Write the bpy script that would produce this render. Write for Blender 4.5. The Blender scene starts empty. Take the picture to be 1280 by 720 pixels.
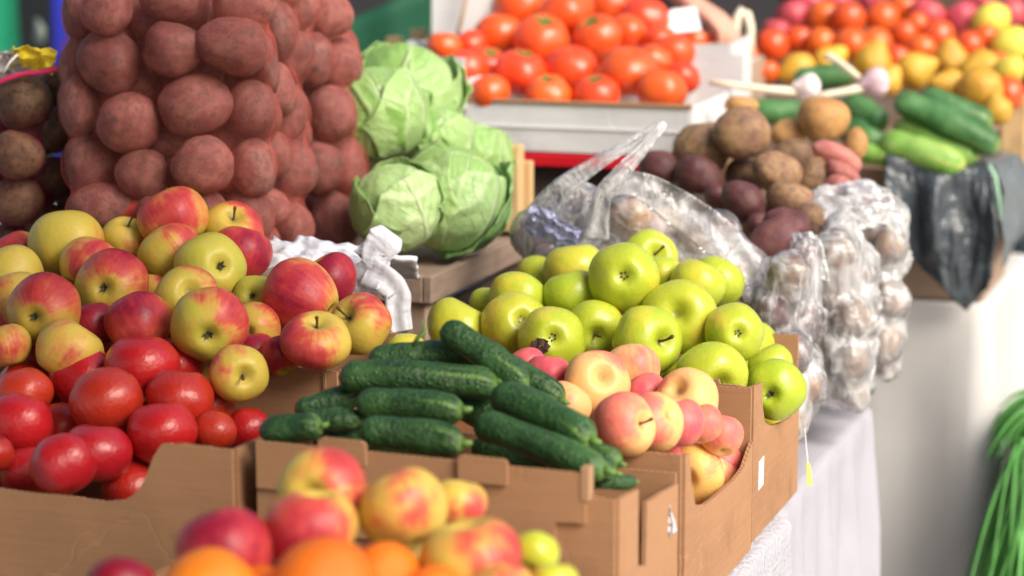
import bpy, bmesh, math, random
import numpy as np
from mathutils import Vector, Matrix, Quaternion, noise as mn
random.seed(7)
R_ = math.radians
scene = bpy.context.scene
COL = scene.collection
# ------------------------------------------------------------------ camera
F = 85 / 36 * 1280
PITCH, YAW = R_(10), R_(18.8)
CAM = Vector((0, 0, 1.53))
FW = Vector((-math.sin(YAW) * math.cos(PITCH), math.cos(YAW) * math.cos(PITCH), -math.sin(PITCH)))
RI = Vector((math.cos(YAW), math.sin(YAW), 0))
UP = RI.cross(FW)
def P(px, py, d):
    """world point seen at a photo position, d metres along the lens axis"""
    return CAM + FW * d + RI * ((px - 640) / F * d) - UP * ((py - 360) / F * d)
def cv(x, y, z=0.0):
    """direction given as right / up / towards the viewer"""
    return RI * x + UP * y - FW * z
cam = bpy.data.cameras.new('camera'); camo = bpy.data.objects.new('camera', cam); COL.objects.link(camo)
cam.lens = 85; cam.sensor_width = 36; cam.clip_start = .05; cam.clip_end = 400
camo.matrix_world = Matrix((RI, UP, -FW)).transposed().to_4x4(); camo.location = CAM
cam.dof.use_dof = True; cam.dof.focus_distance = 2.72; cam.dof.aperture_fstop = 3.3
scene.camera = camo
# ------------------------------------------------------------------ object helpers
def tag(o, label=None, cat=None, group=None, kind=None):
    if label: o['label'] = label
    if cat: o['category'] = cat
    if group: o['group'] = group
    if kind: o['kind'] = kind
    return o
def link(name, me, mat=None, parent=None):
    o = bpy.data.objects.new(name, me); COL.objects.link(o)
    if mat is not None and me is not None and not me.materials: me.materials.append(mat)
    if parent is not None: o.parent = parent
    return o
def empty(name, loc, rz=0):
    o = bpy.data.objects.new(name, None); COL.objects.link(o); o.location = loc
    o.rotation_euler = (0, 0, rz); o.empty_display_size = .05
    return o
def mesh(name, verts, faces, smooth=True, uvs=None):
    me = bpy.data.meshes.new(name); me.from_pydata([tuple(v) for v in verts], [], faces); me.update()
    if smooth: me.polygons.foreach_set('use_smooth', [True] * len(me.polygons))
    if uvs is not None:
        l = me.uv_layers.new(name='uv')
        for lp in me.loops: l.data[lp.index].uv = uvs[lp.vertex_index]
    return me
def bm_mesh(name, bm, smooth=False):
    me = bpy.data.meshes.new(name); bm.normal_update(); bm.to_mesh(me); bm.free()
    if smooth: me.polygons.foreach_set('use_smooth', [True] * len(me.polygons))
    return me
def grid_faces(nu, nv, wrap_u=False):
    f = []
    for i in range(nu if wrap_u else nu - 1):
        for j in range(nv - 1):
            a = i * nv + j; b = ((i + 1) % nu) * nv + j
            f.append((a, b, b + 1, a + 1))
    return f
def box_bm(bm, lo, hi, bev=.002, rot=None, piv=None):
    lo = Vector(lo); hi = Vector(hi)
    r = bmesh.ops.create_cube(bm, size=1)
    vs = r['verts']
    for v in vs:
        v.co = Vector([lo[k] + (v.co[k] + .5) * (hi[k] - lo[k]) for k in range(3)])
        if rot is not None: v.co = rot @ (v.co - piv) + piv
    if bev:
        es = {e for v in vs for e in v.link_edges}
        bmesh.ops.bevel(bm, geom=list(es), offset=bev, segments=1, affect='EDGES')
def prism(bm, pts, thick):
    """flat outline pts (3-D, coplanar) pushed through by the vector thick"""
    t = Vector(thick); n = len(pts)
    a = [bm.verts.new(Vector(p)) for p in pts]; b = [bm.verts.new(Vector(p) + t) for p in pts]
    fs = [bm.faces.new(a), bm.faces.new(b[::-1])]
    for i in range(n): fs.append(bm.faces.new((a[i], b[i], b[(i + 1) % n], a[(i + 1) % n])))
    bmesh.ops.recalc_face_normals(bm, faces=fs)
    bmesh.ops.triangulate(bm, faces=fs[:2])
def tube(pts, rads, n=12, cap=True, name='tube'):
    pts = [Vector(p) for p in pts]; vs = []; m = len(pts)
    t0 = (pts[1] - pts[0]).normalized(); ref = Vector((0, 0, 1)) if abs(t0.z) < .9 else Vector((1, 0, 0))
    for i in range(m):
        t = (pts[min(i + 1, m - 1)] - pts[max(i - 1, 0)]).normalized()
        a = t.cross(ref).normalized(); b = a.cross(t).normalized(); ref = b if i == 0 else ref
        for k in range(n):
            an = 2 * math.pi * k / n
            vs.append(pts[i] + (a * math.cos(an) + b * math.sin(an)) * rads[i])
    fs = []
    for i in range(m - 1):
        for k in range(n):
            fs.append((i * n + k, i * n + (k + 1) % n, (i + 1) * n + (k + 1) % n, (i + 1) * n + k))
    if cap:
        fs.append(tuple(range(n))[::-1]); fs.append(tuple((m - 1) * n + k for k in range(n)))
    return vs, fs
def solidify(o, t):
    m = o.modifiers.new('thickness', 'SOLIDIFY'); m.thickness = t; m.offset = -1
# ------------------------------------------------------------------ material helpers
class T:
    def __init__(s, name):
        s.m = bpy.data.materials.new(name); s.m.use_nodes = True; s.nt = s.m.node_tree
        s.nt.nodes.clear(); s.out = s.nt.nodes.new('ShaderNodeOutputMaterial')
    def __call__(s, typ, props=None, **ins):
        n = s.nt.nodes.new('ShaderNode' + typ)
        for k, v in (props or {}).items(): setattr(n, k, v)
        for k, v in ins.items():
            k = k.replace('_', ' ')
            key = int(k[1:]) if k[0] == 'i' and k[1:].isdigit() else k
            sk = n.inputs[key]
            if isinstance(v, bpy.types.NodeSocket): s.nt.links.new(v, sk)
            elif isinstance(v, tuple) and sk.type == 'RGBA' and len(v) == 3: sk.default_value = (*v, 1)
            else: sk.default_value = v
        return n
    def math(s, op, a, b=0.0, clamp=False):
        return s('Math', {'operation': op, 'use_clamp': clamp}, i0=a, i1=b).outputs[0]
    def vmath(s, op, a, b=(0, 0, 0)):
        n = s('VectorMath', {'operation': op}, i0=a, i1=b)
        return n.outputs['Value'] if op in ('LENGTH', 'DOT_PRODUCT') else n.outputs[0]
    def mix(s, f, a, b, mode='MIX'):
        n = s('Mix', {'data_type': 'RGBA', 'blend_type': mode}, i0=f, i6=a, i7=b)
        return n.outputs[2]
    def ramp(s, f, stops):
        n = s('ValToRGB', Fac=f); cr = n.color_ramp
        while len(cr.elements) < len(stops): cr.elements.new(.5)
        for e, (p, c) in zip(cr.elements, stops):
            e.position = p; e.color = (*c, 1) if isinstance(c, tuple) else (c, c, c, 1)
        return n.outputs[0]
    def smooth(s, v, a, b):
        return s('MapRange', {'interpolation_type': 'SMOOTHSTEP'}, Value=v, From_Min=a, From_Max=b).outputs[0]
    def noise(s, vec, scale, detail=3, rough=.55, dist=0.0):
        return s('TexNoise', Vector=vec, Scale=scale, Detail=detail, Roughness=rough, Distortion=dist).outputs[0]
    def voro(s, vec, scale, feat='F1'):
        return s('TexVoronoi', {'feature': feat}, Vector=vec, Scale=scale).outputs[0]
    def bump(s, h, strength, dist=.01):
        return s('Bump', Height=h, Strength=strength, Distance=dist).outputs[0]
    def obj(s): return s('TexCoord').outputs['Object']
    def rnd(s): return s('ObjectInfo').outputs['Random']
    def objr(s, k=37.0):
        """object coordinates, shifted by a per-object random amount"""
        r = s.math('MULTIPLY', s.rnd(), k)
        c = s('CombineXYZ', X=r, Y=r, Z=r).outputs[0]
        return s.vmath('ADD', s.obj(), c)
    def bsdf(s, **k):
        b = s('BsdfPrincipled', **k); s.nt.links.new(b.outputs[0], s.out.inputs[0]); return s.m

def fruit_mat(name, base_a, base_b, ramp, rough=.3, coat=.25, speck=.25, sss=0.0, russet=(.18, .16, .05)):
    """blushed skin: local +X is the blushed side; object colour = (blush amount, darkness, base shift)"""
    t = T(name); o = t.obj(); oi = t('ObjectInfo'); orr = t.objr()
    sep = t('SeparateColor', Color=oi.outputs['Color'])
    xyz = t('SeparateXYZ', Vector=o)
    low = t.noise(orr, 1.3, 3)
    ang = t.math('ARCTAN2', xyz.outputs[1], xyz.outputs[0])
    sv = t('CombineXYZ', X=t.math('MULTIPLY', t.math('COSINE', ang), 1.0), Y=t.math('SINE', ang), Z=t.math('MULTIPLY', xyz.outputs[2], .10)).outputs[0]
    sv = t.vmath('ADD', sv, t('CombineXYZ', X=t.math('MULTIPLY', oi.outputs['Random'], 31.0)).outputs[0])
    streak = t.noise(sv, 9.0, 4, .6)
    f = t.math('MULTIPLY', xyz.outputs[0], .42)
    f = t.math('ADD', f, t.math('MULTIPLY', t.math('SUBTRACT', low, .5), 1.0))
    f = t.math('ADD', f, t.math('MULTIPLY', t.math('SUBTRACT', streak, .5), .38))
    f = t.math('ADD', f, t.math('MULTIPLY_ADD', sep.outputs[0], .95) if False else t.math('SUBTRACT', t.math('MULTIPLY', sep.outputs[0], .95), .19))
    # the two dimples stay unblushed
    rad = t.vmath('LENGTH', t('CombineXYZ', X=xyz.outputs[0], Y=xyz.outputs[1]).outputs[0])
    dim = t.smooth(t.math('ADD', rad, t.math('MULTIPLY', t.math('SUBTRACT', streak, .5), .25)), .55, .12)
    f = t.math('SUBTRACT', f, t.math('MULTIPLY', dim, .35), True)
    base = t.mix(t.math('ADD', sep.outputs[2], t.math('MULTIPLY', t.math('SUBTRACT', t.noise(orr, 2.2, 2), .5), .7), True), base_a, base_b)
    red = t.ramp(f, ramp)
    c = t.mix(t.smooth(f, .18, .62), base, red)
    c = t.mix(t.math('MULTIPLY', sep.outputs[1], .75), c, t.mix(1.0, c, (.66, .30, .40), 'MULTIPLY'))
    dots = t.smooth(t.voro(orr, 13.0), .11, .05)
    c = t.mix(t.math('MULTIPLY', dots, speck), c, (.75, .6, .3))
    blot = t.smooth(t.noise(orr, 4.0, 5, .7), .66, .78)
    c = t.mix(t.math('MULTIPLY', blot, .22), c, (.30, .17, .06))
    rus = t.smooth(rad, .22, .03)
    c = t.mix(t.math('MULTIPLY', rus, .7), c, russet)
    rr = t.math('ADD', rough, t.math('MULTIPLY', t.math('SUBTRACT', t.noise(orr, 6, 4), .5), .25))
    bm = t.bump(t.noise(orr, 5.0, 5, .6), .10, .03)
    return t.bsdf(Base_Color=c, Roughness=rr, Coat_Weight=coat, Coat_Roughness=.22, Normal=bm, Specular_IOR_Level=.35)

M = {}
M['apple_blush'] = fruit_mat('blushed_apple_skin', (.42, .46, .05), (.70, .48, .09),
    [(0, (.72, .42, .07)), (.35, (.70, .26, .08)), (.62, (.58, .08, .06)), (.85, (.44, .03, .045)), (1, (.30, .014, .04))], .42, .06)
M['apple_peach'] = fruit_mat('peach_apple_skin', (.85, .52, .13), (.86, .46, .20),
    [(0, (.86, .46, .20)), (.4, (.82, .27, .14)), (.75, (.78, .17, .14)), (1, (.66, .10, .13))], .45, .04, .2)
M['apple_green'] = fruit_mat('green_apple_skin', (.34, .46, .025), (.54, .53, .045),
    [(0, (.60, .55, .05)), (.5, (.62, .50, .05)), (1, (.64, .45, .06))], .30, .25, .25, russet=(.16, .16, .03))
M['orange'] = None
def simple_fruit(name, c1, c2, rough, pit, pscale, coat=.1, sp=.3):
    t = T(name); orr = t.objr(); n = t.noise(orr, 1.6, 3)
    c = t.mix(n, c1, c2)
    c = t.mix(t.math('MULTIPLY', t.smooth(t.noise(orr, 5, 5, .7), .62, .8), sp), c, tuple(x * .55 for x in c2))
    c = t('HueSaturation', Color=c, Value=t.math('ADD', .84, t.math('MULTIPLY', t.rnd(), .26)), Hue=t.math('ADD', .495, t.math('MULTIPLY', t.math('FRACT', t.math('MULTIPLY', t.rnd(), 7.3)), .014))).outputs[0]
    b = t.bump(t.math('ADD', t.math('MULTIPLY', t.voro(orr, pscale), pit * 4), t.math('MULTIPLY', t.noise(orr, 7, 4), .25)), .25, .02)
    return t.bsdf(Base_Color=c, Roughness=rough, Normal=b, Coat_Weight=coat, Coat_Roughness=.2)
M['orange'] = simple_fruit('orange_peel', (.84, .15, .003), (.86, .20, .005), .5, .3, 26, .0)
M['tomato'] = simple_fruit('ripe_tomato_skin', (.60, .020, .016), (.46, .016, .014), .33, .0, 5, .22, .3)
M['tomato_far'] = simple_fruit('orange_red_tomato_skin', (.84, .060, .012), (.82, .095, .016), .32, .02, 4, .3, .1)
M['plum_tomato'] = simple_fruit('orange_tomato_skin', (.80, .13, .012), (.74, .08, .012), .30, .02, 4, .3, .15)
M['lemon'] = simple_fruit('lemon_peel', (.80, .66, .06), (.72, .66, .10), .42, .2, 22)
M['pear'] = simple_fruit('pear_skin', (.72, .42, .04), (.60, .30, .03), .42, .1, 18, .1, .5)
M['pink_fruit'] = simple_fruit('pink_apple_skin', (.62, .10, .10), (.45, .04, .09), .4, .03, 6, .1, .2)
def potato_mat(name, c1, c2, dirt, dirty=.6, rough=.62):
    t = T(name); orr = t.objr(); n = t.noise(orr, 1.8, 4, .6)
    oi = t('ObjectInfo').outputs['Random']
    c = t.mix(t.smooth(n, .35, .68), c1, c2)
    d = t.smooth(t.noise(orr, 3.4, 6, .7), .46, .66)
    c = t.mix(t.math('MULTIPLY', d, dirty), c, dirt)
    ey = t.smooth(t.voro(orr, 2.6), .13, .04)
    c = t.mix(t.math('MULTIPLY', ey, .75), c, tuple(x * .35 for x in dirt))
    fine = t.smooth(t.noise(orr, 24, 3), .62, .72)
    c = t.mix(t.math('MULTIPLY', fine, .35), c, tuple(x * .5 for x in c1))
    v = t('HueSaturation', Color=c, Value=t.math('ADD', .8, t.math('MULTIPLY', oi, .4))).outputs[0]
    h = t.math('SUBTRACT', t.math('MULTIPLY', t.noise(orr, 7, 6, .65), .6), t.math('MULTIPLY', ey, .5))
    return t.bsdf(Base_Color=v, Roughness=rough, Normal=t.bump(h, .22, .03), Specular_IOR_Level=.3)
M['potato_pink'] = potato_mat('dusty_pink_potato_skin', (.27, .108, .09), (.185, .058, .056), (.10, .058, .042), .75)
M['potato_brown'] = potato_mat('earthy_brown_potato_skin', (.33, .20, .10), (.22, .115, .075), (.09, .055, .04), .75, .5)
M['potato_purple'] = potato_mat('purple_potato_skin', (.105, .034, .040), (.165, .068, .06), (.09, .05, .04), .5, .40)
M['potato_tan'] = potato_mat('tan_potato_skin', (.62, .34, .12), (.50, .25, .09), (.28, .16, .07), .5, .5)
M['potato_rose'] = potato_mat('rose_potato_skin', (.45, .14, .13), (.50, .20, .16), (.30, .15, .10), .4, .5)
M['potato_dark'] = potato_mat('dark_muddy_potato_skin', (.12, .065, .04), (.18, .10, .05), (.035, .02, .015), .75, .6)

def cucumber_mat(name, dark, mid, tip, bumpk=.5, streak=.6):
    t = T(name); uv = t('UVMap').outputs[0]; s = t('SeparateXYZ', Vector=uv); orr = t.objr()
    u = s.outputs[0]
    n = t.noise(orr, 22, 4, .6)
    c = t.mix(t.smooth(n, .35, .7), dark, mid)
    sv = t('CombineXYZ', X=t.math('MULTIPLY', s.outputs[1], 26.0), Y=t.math('MULTIPLY', u, 1.6), Z=t.math('MULTIPLY', t.rnd(), 20.0)).outputs[0]
    st = t.smooth(t.noise(sv, 1.0, 2), .50, .68)
    endf = t.smooth(t.math('ADD', u, t.math('MULTIPLY', t.math('SUBTRACT', st, .5), .3)), .62, 1.0)
    c = t.mix(t.math('MULTIPLY', st, t.math('ADD', t.math('MULTIPLY', endf, .8), streak * .25)), c, tip)
    c = t.mix(t.smooth(u, .93, 1.0), c, tip)
    c = t.mix(t.smooth(u, .05, .0), c, mid)
    wart = t.smooth(t.voro(orr, 190), .45, .10)
    c = t.mix(t.math('MULTIPLY', wart, .30), c, tuple(x * .45 for x in dark))
    c = t.mix(t.math('MULTIPLY', t.smooth(t.noise(orr, 70, 3), .5, .7), .4), c, mid)
    pale = t.math('MULTIPLY', t.smooth(t.voro(orr, 230), .34, .10), t.smooth(t.noise(orr, 18, 3), .42, .62))
    c = t.mix(t.math('MULTIPLY', pale, .55 if bumpk > .3 else .1), c, (.13, .24, .10))
    b = t.bump(t.math('ADD', t.math('MULTIPLY', wart, .5), t.math('MULTIPLY', t.noise(orr, 160, 4), 1.3)), bumpk * 1.7, .0025)
    return t.bsdf(Base_Color=c, Roughness=.46, Normal=b, Specular_IOR_Level=.45)
M['cucumber'] = cucumber_mat('dark_warty_cucumber_skin', (.013, .050, .012), (.038, .11, .028), (.13, .24, .05))
M['cucumber_far'] = cucumber_mat('smooth_green_cucumber_skin', (.03, .12, .030), (.09, .235, .075), (.25, .33, .10), .15)
M['cucumber_pale'] = cucumber_mat('pale_striped_cucumber_skin', (.15, .34, .045), (.28, .47, .11), (.46, .50, .12), .12, 1.6)

def cardboard_mat(name, c, k=1.0):
    t = T(name); o = t.obj(); n = t.noise(o, 7, 4, .6)
    st = t('CombineXYZ', X=t.math('MULTIPLY', t('SeparateXYZ', Vector=o).outputs[0], 6.0), Y=t.math('MULTIPLY', t('SeparateXYZ', Vector=o).outputs[1], 6.0), Z=t.math('MULTIPLY', t('SeparateXYZ', Vector=o).outputs[2], 140.0)).outputs[0]
    fib = t.noise(st, 2.0, 3)
    cc = t.mix(t.smooth(n, .3, .75), c, tuple(x * .82 for x in c))
    cc = t.mix(t.math('MULTIPLY', t.smooth(fib, .4, .7), .22), cc, tuple(min(1, x * 1.25) for x in c))
    cc = t.mix(t.math('MULTIPLY', t.smooth(t.noise(o, 23, 5, .7), .60, .74), .35), cc, tuple(x * .6 for x in c))
    sc = t('CombineXYZ', X=t.math('MULTIPLY', t('SeparateXYZ', Vector=o).outputs[0], 160.0), Y=t.math('MULTIPLY', t('SeparateXYZ', Vector=o).outputs[1], 160.0)).outputs[0]
    wav = t.noise(sc, 1.0, 1)
    cr = t.smooth(t('TexVoronoi', {'feature': 'DISTANCE_TO_EDGE'}, Vector=t.vmath('ADD', o, t.vmath('MULTIPLY', t('TexNoise', Vector=o, Scale=9.0, Detail=3.0).outputs[1], (.12, .12, .12))), Scale=6.5).outputs[0], .012, .0)
    cr = t.math('MULTIPLY', cr, t.smooth(t.noise(o, 5, 2), .5, .6))
    cc = t.mix(t.math('MULTIPLY', cr, .30), cc, tuple(min(1, x * 1.3) for x in c))
    sm = t.smooth(t.noise(t.vmath('ADD', o, (3.1, 1.7, .4)), 9, 6, .75), .56, .74)
    cc = t.mix(t.math('MULTIPLY', sm, .45), cc, tuple(x * .5 for x in c))
    h = t.math('ADD', t.math('MULTIPLY', cr, -.6), t.math('ADD', t.math('MULTIPLY', wav, .08), t.noise(o, 14, 5)))
    nz = t('SeparateXYZ', Vector=t('NewGeometry').outputs['Normal']).outputs[2]
    edge = t.smooth(nz, .75, .95)
    ws = t('SeparateXYZ', Vector=o); wv_ = t.math('SINE', t.math('MULTIPLY', t.math('ADD', ws.outputs[0], ws.outputs[1]), 900.0))
    cc = t.mix(t.math('MULTIPLY', edge, .75), cc, t.mix(t.smooth(wv_, -.3, .6), tuple(x * .55 for x in c), tuple(min(1, x * 1.22) for x in c)))
    return t.bsdf(Base_Color=cc, Roughness=.82, Normal=t.bump(h, .22 * k, .006), Specular_IOR_Level=.2)
M['cardboard'] = cardboard_mat('brown_cardboard', (.40, .215, .112))
M['cardboard_edge'] = cardboard_mat('cut_cardboard_edge', (.45, .27, .15))
M['cardboard_dark'] = cardboard_mat('dark_brown_cardboard', (.30, .17, .10))  # darker brown, used for the corner seam
M['cardboard_grey'] = cardboard_mat('greyish_brown_cardboard', (.34, .235, .165))
M['white_card'] = cardboard_mat('white_cardboard', (.72, .72, .72), .5)
def wood_mat(name, c1, c2, ax=0):
    t = T(name); o = t.obj(); s = t('SeparateXYZ', Vector=o)
    k = [40.0, 40.0, 40.0]; k[ax] = 3.0
    v = t('CombineXYZ', X=t.math('MULTIPLY', s.outputs[0], k[0]), Y=t.math('MULTIPLY', s.outputs[1], k[1]), Z=t.math('MULTIPLY', s.outputs[2], k[2])).outputs[0]
    g = t.noise(v, 1.5, 5, .6, .4)
    c = t.mix(t.smooth(g, .3, .7), c1, c2)
    st = t.smooth(t.noise(o, 9, 5, .7), .56, .7)
    c = t.mix(t.math('MULTIPLY', st, .35), c, tuple(x * .45 for x in c2))
    return t.bsdf(Base_Color=c, Roughness=.75, Normal=t.bump(g, .4, .004), Specular_IOR_Level=.25)
M['ply'] = wood_mat('pale_plywood', (.66, .46, .24), (.58, .38, .18), 2)
M['wood_y'] = wood_mat('weathered_crate_wood', (.34, .25, .19), (.24, .17, .13), 1)
M['wood_z'] = wood_mat('weathered_crate_post_wood', (.46, .34, .25), (.33, .23, .17), 2)
M['wood_shade'] = wood_mat('shade_dark_wood', (.10, .07, .06), (.06, .045, .04), 0)  # near-black wood that carries the shade of recesses in its colour
def plain(name, c, rough=.6, nz=.12, scale=20, bump=.1, bd=.005, sp=.4, **k):
    t = T(name); o = t.obj(); n = t.noise(o, scale, 4)
    cc = t.mix(n, tuple(x * (1 - nz) for x in c), tuple(min(1, x * (1 + nz)) for x in c))
    return t.bsdf(Base_Color=cc, Roughness=rough, Normal=t.bump(n, bump, bd), Specular_IOR_Level=sp, **k)
M['stem'] = plain('woody_stem', (.10, .06, .03), .7)
M['calyx'] = plain('dry_calyx', (.06, .055, .02), .8)
M['tomato_calyx'] = plain('green_tomato_calyx', (.10, .17, .03), .7)
M['dark_cloth'] = plain('dark_jacket_fabric', (.022, .020, .024), .8, .3, 40, .3)
M['green_cloth'] = plain('green_apron_fabric', (.004, .075, .035), .75, .25, 14, .3)
M['teal_cloth'] = plain('dark_teal_coat_fabric', (.008, .022, .030), .7, .4, 10, .4)
M['blue_cloth'] = plain('blue_fabric', (.015, .022, .34), .7, .2, 10, .3)
M['grey_cloth'] = plain('grey_blue_trouser_fabric', (.10, .12, .19), .8, .3, 14, .3)
M['tarp_green'] = plain('green_tarpaulin', (.015, .34, .17), .5, .4, 5, .5, .03)
M['tarp_dark'] = plain('black_canvas', (.008, .012, .014), .8, .4, 5, .3)
M['skin'] = plain('human_skin', (.62, .33, .24), .5, .12, 30, .15, Subsurface_Weight=.15, Subsurface_Radius=(.01, .004, .002))
M['hair'] = plain('dark_hair', (.02, .014, .01), .5, .4, 60, .5)
M['black_plastic'] = plain('black_bag_plastic', (.050, .062, .072), .26, .3, 22, .9, .016, .6)
M['red_paint'] = plain('red_painted_edge', (.60, .008, .02), .45)
M['garlic'] = plain('garlic_skin', (.82, .72, .70), .55, .1, 30, .2)
M['garlic_pink'] = plain('pink_garlic_skin', (.72, .50, .55), .55, .2, 18, .2)
M['garlic_stem'] = plain('dry_garlic_stem', (.80, .72, .54), .6, .1, 30, .2)
M['string'] = plain('twisted_string', (.60, .03, .12), .7)
M['cord'] = plain('brown_cord', (.40, .28, .18), .7)
M['yellow_label'] = plain('yellow_sack_label', (.90, .66, .04), .7, .15, 12, .3)
M['pale_label'] = plain('pale_sack_label', (.62, .55, .55), .5, .3, 40, .3)
M['white_tape'] = plain('white_tape', (.80, .80, .82), .4, .05)
M['leaf_dry'] = plain('brown_withered_leaf', (.06, .03, .02), .8, .4, 60, .5)
M['sprig'] = plain('green_sprig', (.14, .26, .06), .6)
def cloth_mat(name, c, weave, wr, strength):
    t = T(name); o = t.obj()
    w = t.voro(o, weave); n = t.noise(o, wr, 5, .6)
    cc = t.mix(t.math('MULTIPLY', t.smooth(n, .35, .7), .5), c, tuple(x * .92 for x in c))
    cc = t.mix(t.math('MULTIPLY', t.smooth(t.noise(o, 3.2, 5, .7), .56, .72), .18), cc, tuple(x * .7 for x in c))
    return t.bsdf(Base_Color=cc, Roughness=.85, Normal=t.bump(t.math('ADD', t.math('MULTIPLY', w, .5), n), strength, .006), Specular_IOR_Level=.2)
M['cloth_bumpy'] = cloth_mat('white_crinkled_tablecloth', (.43, .43, .47), 150, 30, .7)
M['cloth_smooth'] = cloth_mat('white_smooth_tablecloth', (.40, .39, .44), 300, 12, .25)
M['cloth_beige'] = cloth_mat('cream_tablecloth', (.56, .545, .53), 300, 8, .2)
def leaf_mat(name, dark, light, vein):
    t = T(name); uv = t('UVMap').outputs[0]; s = t('SeparateXYZ', Vector=uv); orr = t.objr()
    av = t.math('ABSOLUTE', s.outputs[1])
    rib = t.smooth(av, .05, .008)
    ph = t.math('ADD', t.math('MULTIPLY', s.outputs[0], 8.0), t.math('MULTIPLY', av, -5.2))
    ph = t.math('ADD', ph, t.math('MULTIPLY', t.noise(orr, 4, 3), 2.4))
    br = t.math('ABSOLUTE', t.math('SUBTRACT', t.math('FRACT', ph), .5))
    br = t.math('MULTIPLY', t.smooth(br, .07, .0), t.smooth(av, 1.0, .1))
    net = t.smooth(t('TexVoronoi', {'feature': 'DISTANCE_TO_EDGE'}, Vector=orr, Scale=9.0).outputs[0], .07, .0)
    v = t.math('MAXIMUM', rib, t.math('MULTIPLY', br, .8))
    v = t.math('MAXIMUM', v, t.math('MULTIPLY', net, .35))
    n = t.noise(orr, 2.2, 4)
    c = t.mix(t.smooth(n, .34, .66), dark, light)
    c = t.mix(t.math('MULTIPLY', v, .55), c, vein)
    b = t.bump(t.math('ADD', t.math('MULTIPLY', v, .6), t.math('MULTIPLY', t.noise(orr, 14, 5), 1.4)), .6, .02)
    p = t('BsdfPrincipled', Base_Color=c, Roughness=.38, Normal=b, Specular_IOR_Level=.45)
    tr = t('BsdfTranslucent', Color=c, Normal=b)
    mx = t('MixShader', Fac=.18, i1=p.outputs[0], i2=tr.outputs[0])
    t.nt.links.new(mx.outputs[0], t.out.inputs[0]); return t.m
M['cabbage'] = leaf_mat('cabbage_leaf', (.27, .49, .12), (.50, .70, .30), (.82, .88, .60))
M['cabbage_dark'] = leaf_mat('cabbage_outer_leaf', (.22, .48, .13), (.44, .64, .28), (.66, .75, .46))
M['onion_leaf'] = plain('spring_onion_leaf', (.09, .31, .06), .4, .6, 8, .2)
def film_mat(name, lo, hi, scale, tint=(.9, .9, .95), strength=.8, gr=.22, pr=.28, gw=.62):
    """thin clear plastic: glints on wrinkles are put in as whiter, denser streaks"""
    t = T(name); o = t.obj()
    st = t('SeparateXYZ', Vector=o)
    v = t('CombineXYZ', X=t.math('MULTIPLY', st.outputs[0], 1.0), Y=st.outputs[1], Z=t.math('MULTIPLY', st.outputs[2], .8)).outputs[0]
    a = t.noise(v, scale, 4, .55, .5)
    ridge = t.math('SUBTRACT', 1.0, t.math('ABSOLUTE', t.math('MULTIPLY', t.math('SUBTRACT', a, .5), 5.0)), True)
    b = t.bump(t.math('ADD', ridge, t.noise(v, scale * 2.3, 4)), strength, .012)
    big = t.smooth(t.noise(v, scale * .55, 3, .6, .6), .44, .57)
    gap = t('Attribute', {'attribute_name': 'gap'}).outputs['Fac']
    big = t.math('MULTIPLY', big, t.math('ADD', .25, t.math('MULTIPLY', gap, .75)))
    big = t.math('MAXIMUM', big, t.math('MULTIPLY', gap, gw))
    al = t.math('ADD', lo, t.math('MULTIPLY', t.math('MAXIMUM', t.math('MULTIPLY', t.math('POWER', ridge, 3.0), .6), big), hi - lo))  # ridges turned whiter to stand in for glints
    p = t('BsdfPrincipled', Base_Color=tint, Roughness=pr, Normal=b, Specular_IOR_Level=.5)
    tl = t('BsdfTranslucent', Color=tint, Normal=b)
    pm = t('MixShader', Fac=.35, i1=p.outputs[0], i2=tl.outputs[0])
    g = t('BsdfGlossy', Roughness=gr, Color=(1, 1, 1), Normal=b)
    fr = t('Fresnel', IOR=1.4, Normal=b).outputs[0]
    tp = t('BsdfTransparent', Color=(.97, .97, .98))
    m1 = t('MixShader', Fac=al, i1=tp.outputs[0], i2=pm.outputs[0])
    m2 = t('MixShader', Fac=fr, i1=m1.outputs[0], i2=g.outputs[0])
    t.nt.links.new(m2.outputs[0], t.out.inputs[0]); return t.m
M['film_clear'] = film_mat('clear_bag_plastic', .05, .80, 15, (.97, .97, 1.0), .40, gw=.30)
M['film_strap'] = film_mat('gathered_bag_plastic', .22, .85, 26, (.97, .97, 1.0), .4)
M['film_white'] = film_mat('shiny_wrapping_film', .20, .97, 15, (1.0, 1.0, 1.0), .4, gw=.55)
M['film_milky'] = film_mat('milky_bag_plastic', .72, .95, 20, (.90, .92, 1.0), .18, .5, .5)
M['film_blue'] = film_mat('bluish_bag_plastic', .35, .7, 24, (.42, .46, .80), .4)
def net_mat(name, thread, lo):
    """knitted sack: a fine diagonal mesh of threads with gaps"""
    t = T(name); uv = t('UVMap').outputs[0]; s = t('SeparateXYZ', Vector=uv)
    def line(sgn):
        q = t.math('ADD', s.outputs[0], t.math('MULTIPLY', s.outputs[1], sgn))
        fr = t.math('ABSOLUTE', t.math('SUBTRACT', t.math('FRACT', t.math('MULTIPLY', q, 230.0)), .5))
        return t.smooth(fr, .17, .10)
    ln = t.math('MAXIMUM', line(1.0), line(-1.0))
    lw = t('LayerWeight', Blend=.35).outputs['Facing']
    a = t.math('ADD', t.math('MULTIPLY', ln, lo), t.math('MULTIPLY', t.math('POWER', lw, 2.2), .70), True)
    d = t('BsdfDiffuse', Color=thread); tr = t('BsdfTranslucent', Color=tuple(min(1, x * 1.6) for x in thread))
    dm = t('MixShader', Fac=.5, i1=d.outputs[0], i2=tr.outputs[0])
    tp = t('BsdfTransparent')
    mx = t('MixShader', Fac=a, i1=tp.outputs[0], i2=dm.outputs[0])
    t.nt.links.new(mx.outputs[0], t.out.inputs[0]); return t.m
M['net'] = net_mat('salmon_pink_net', (.66, .17, .13), .20)
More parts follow.
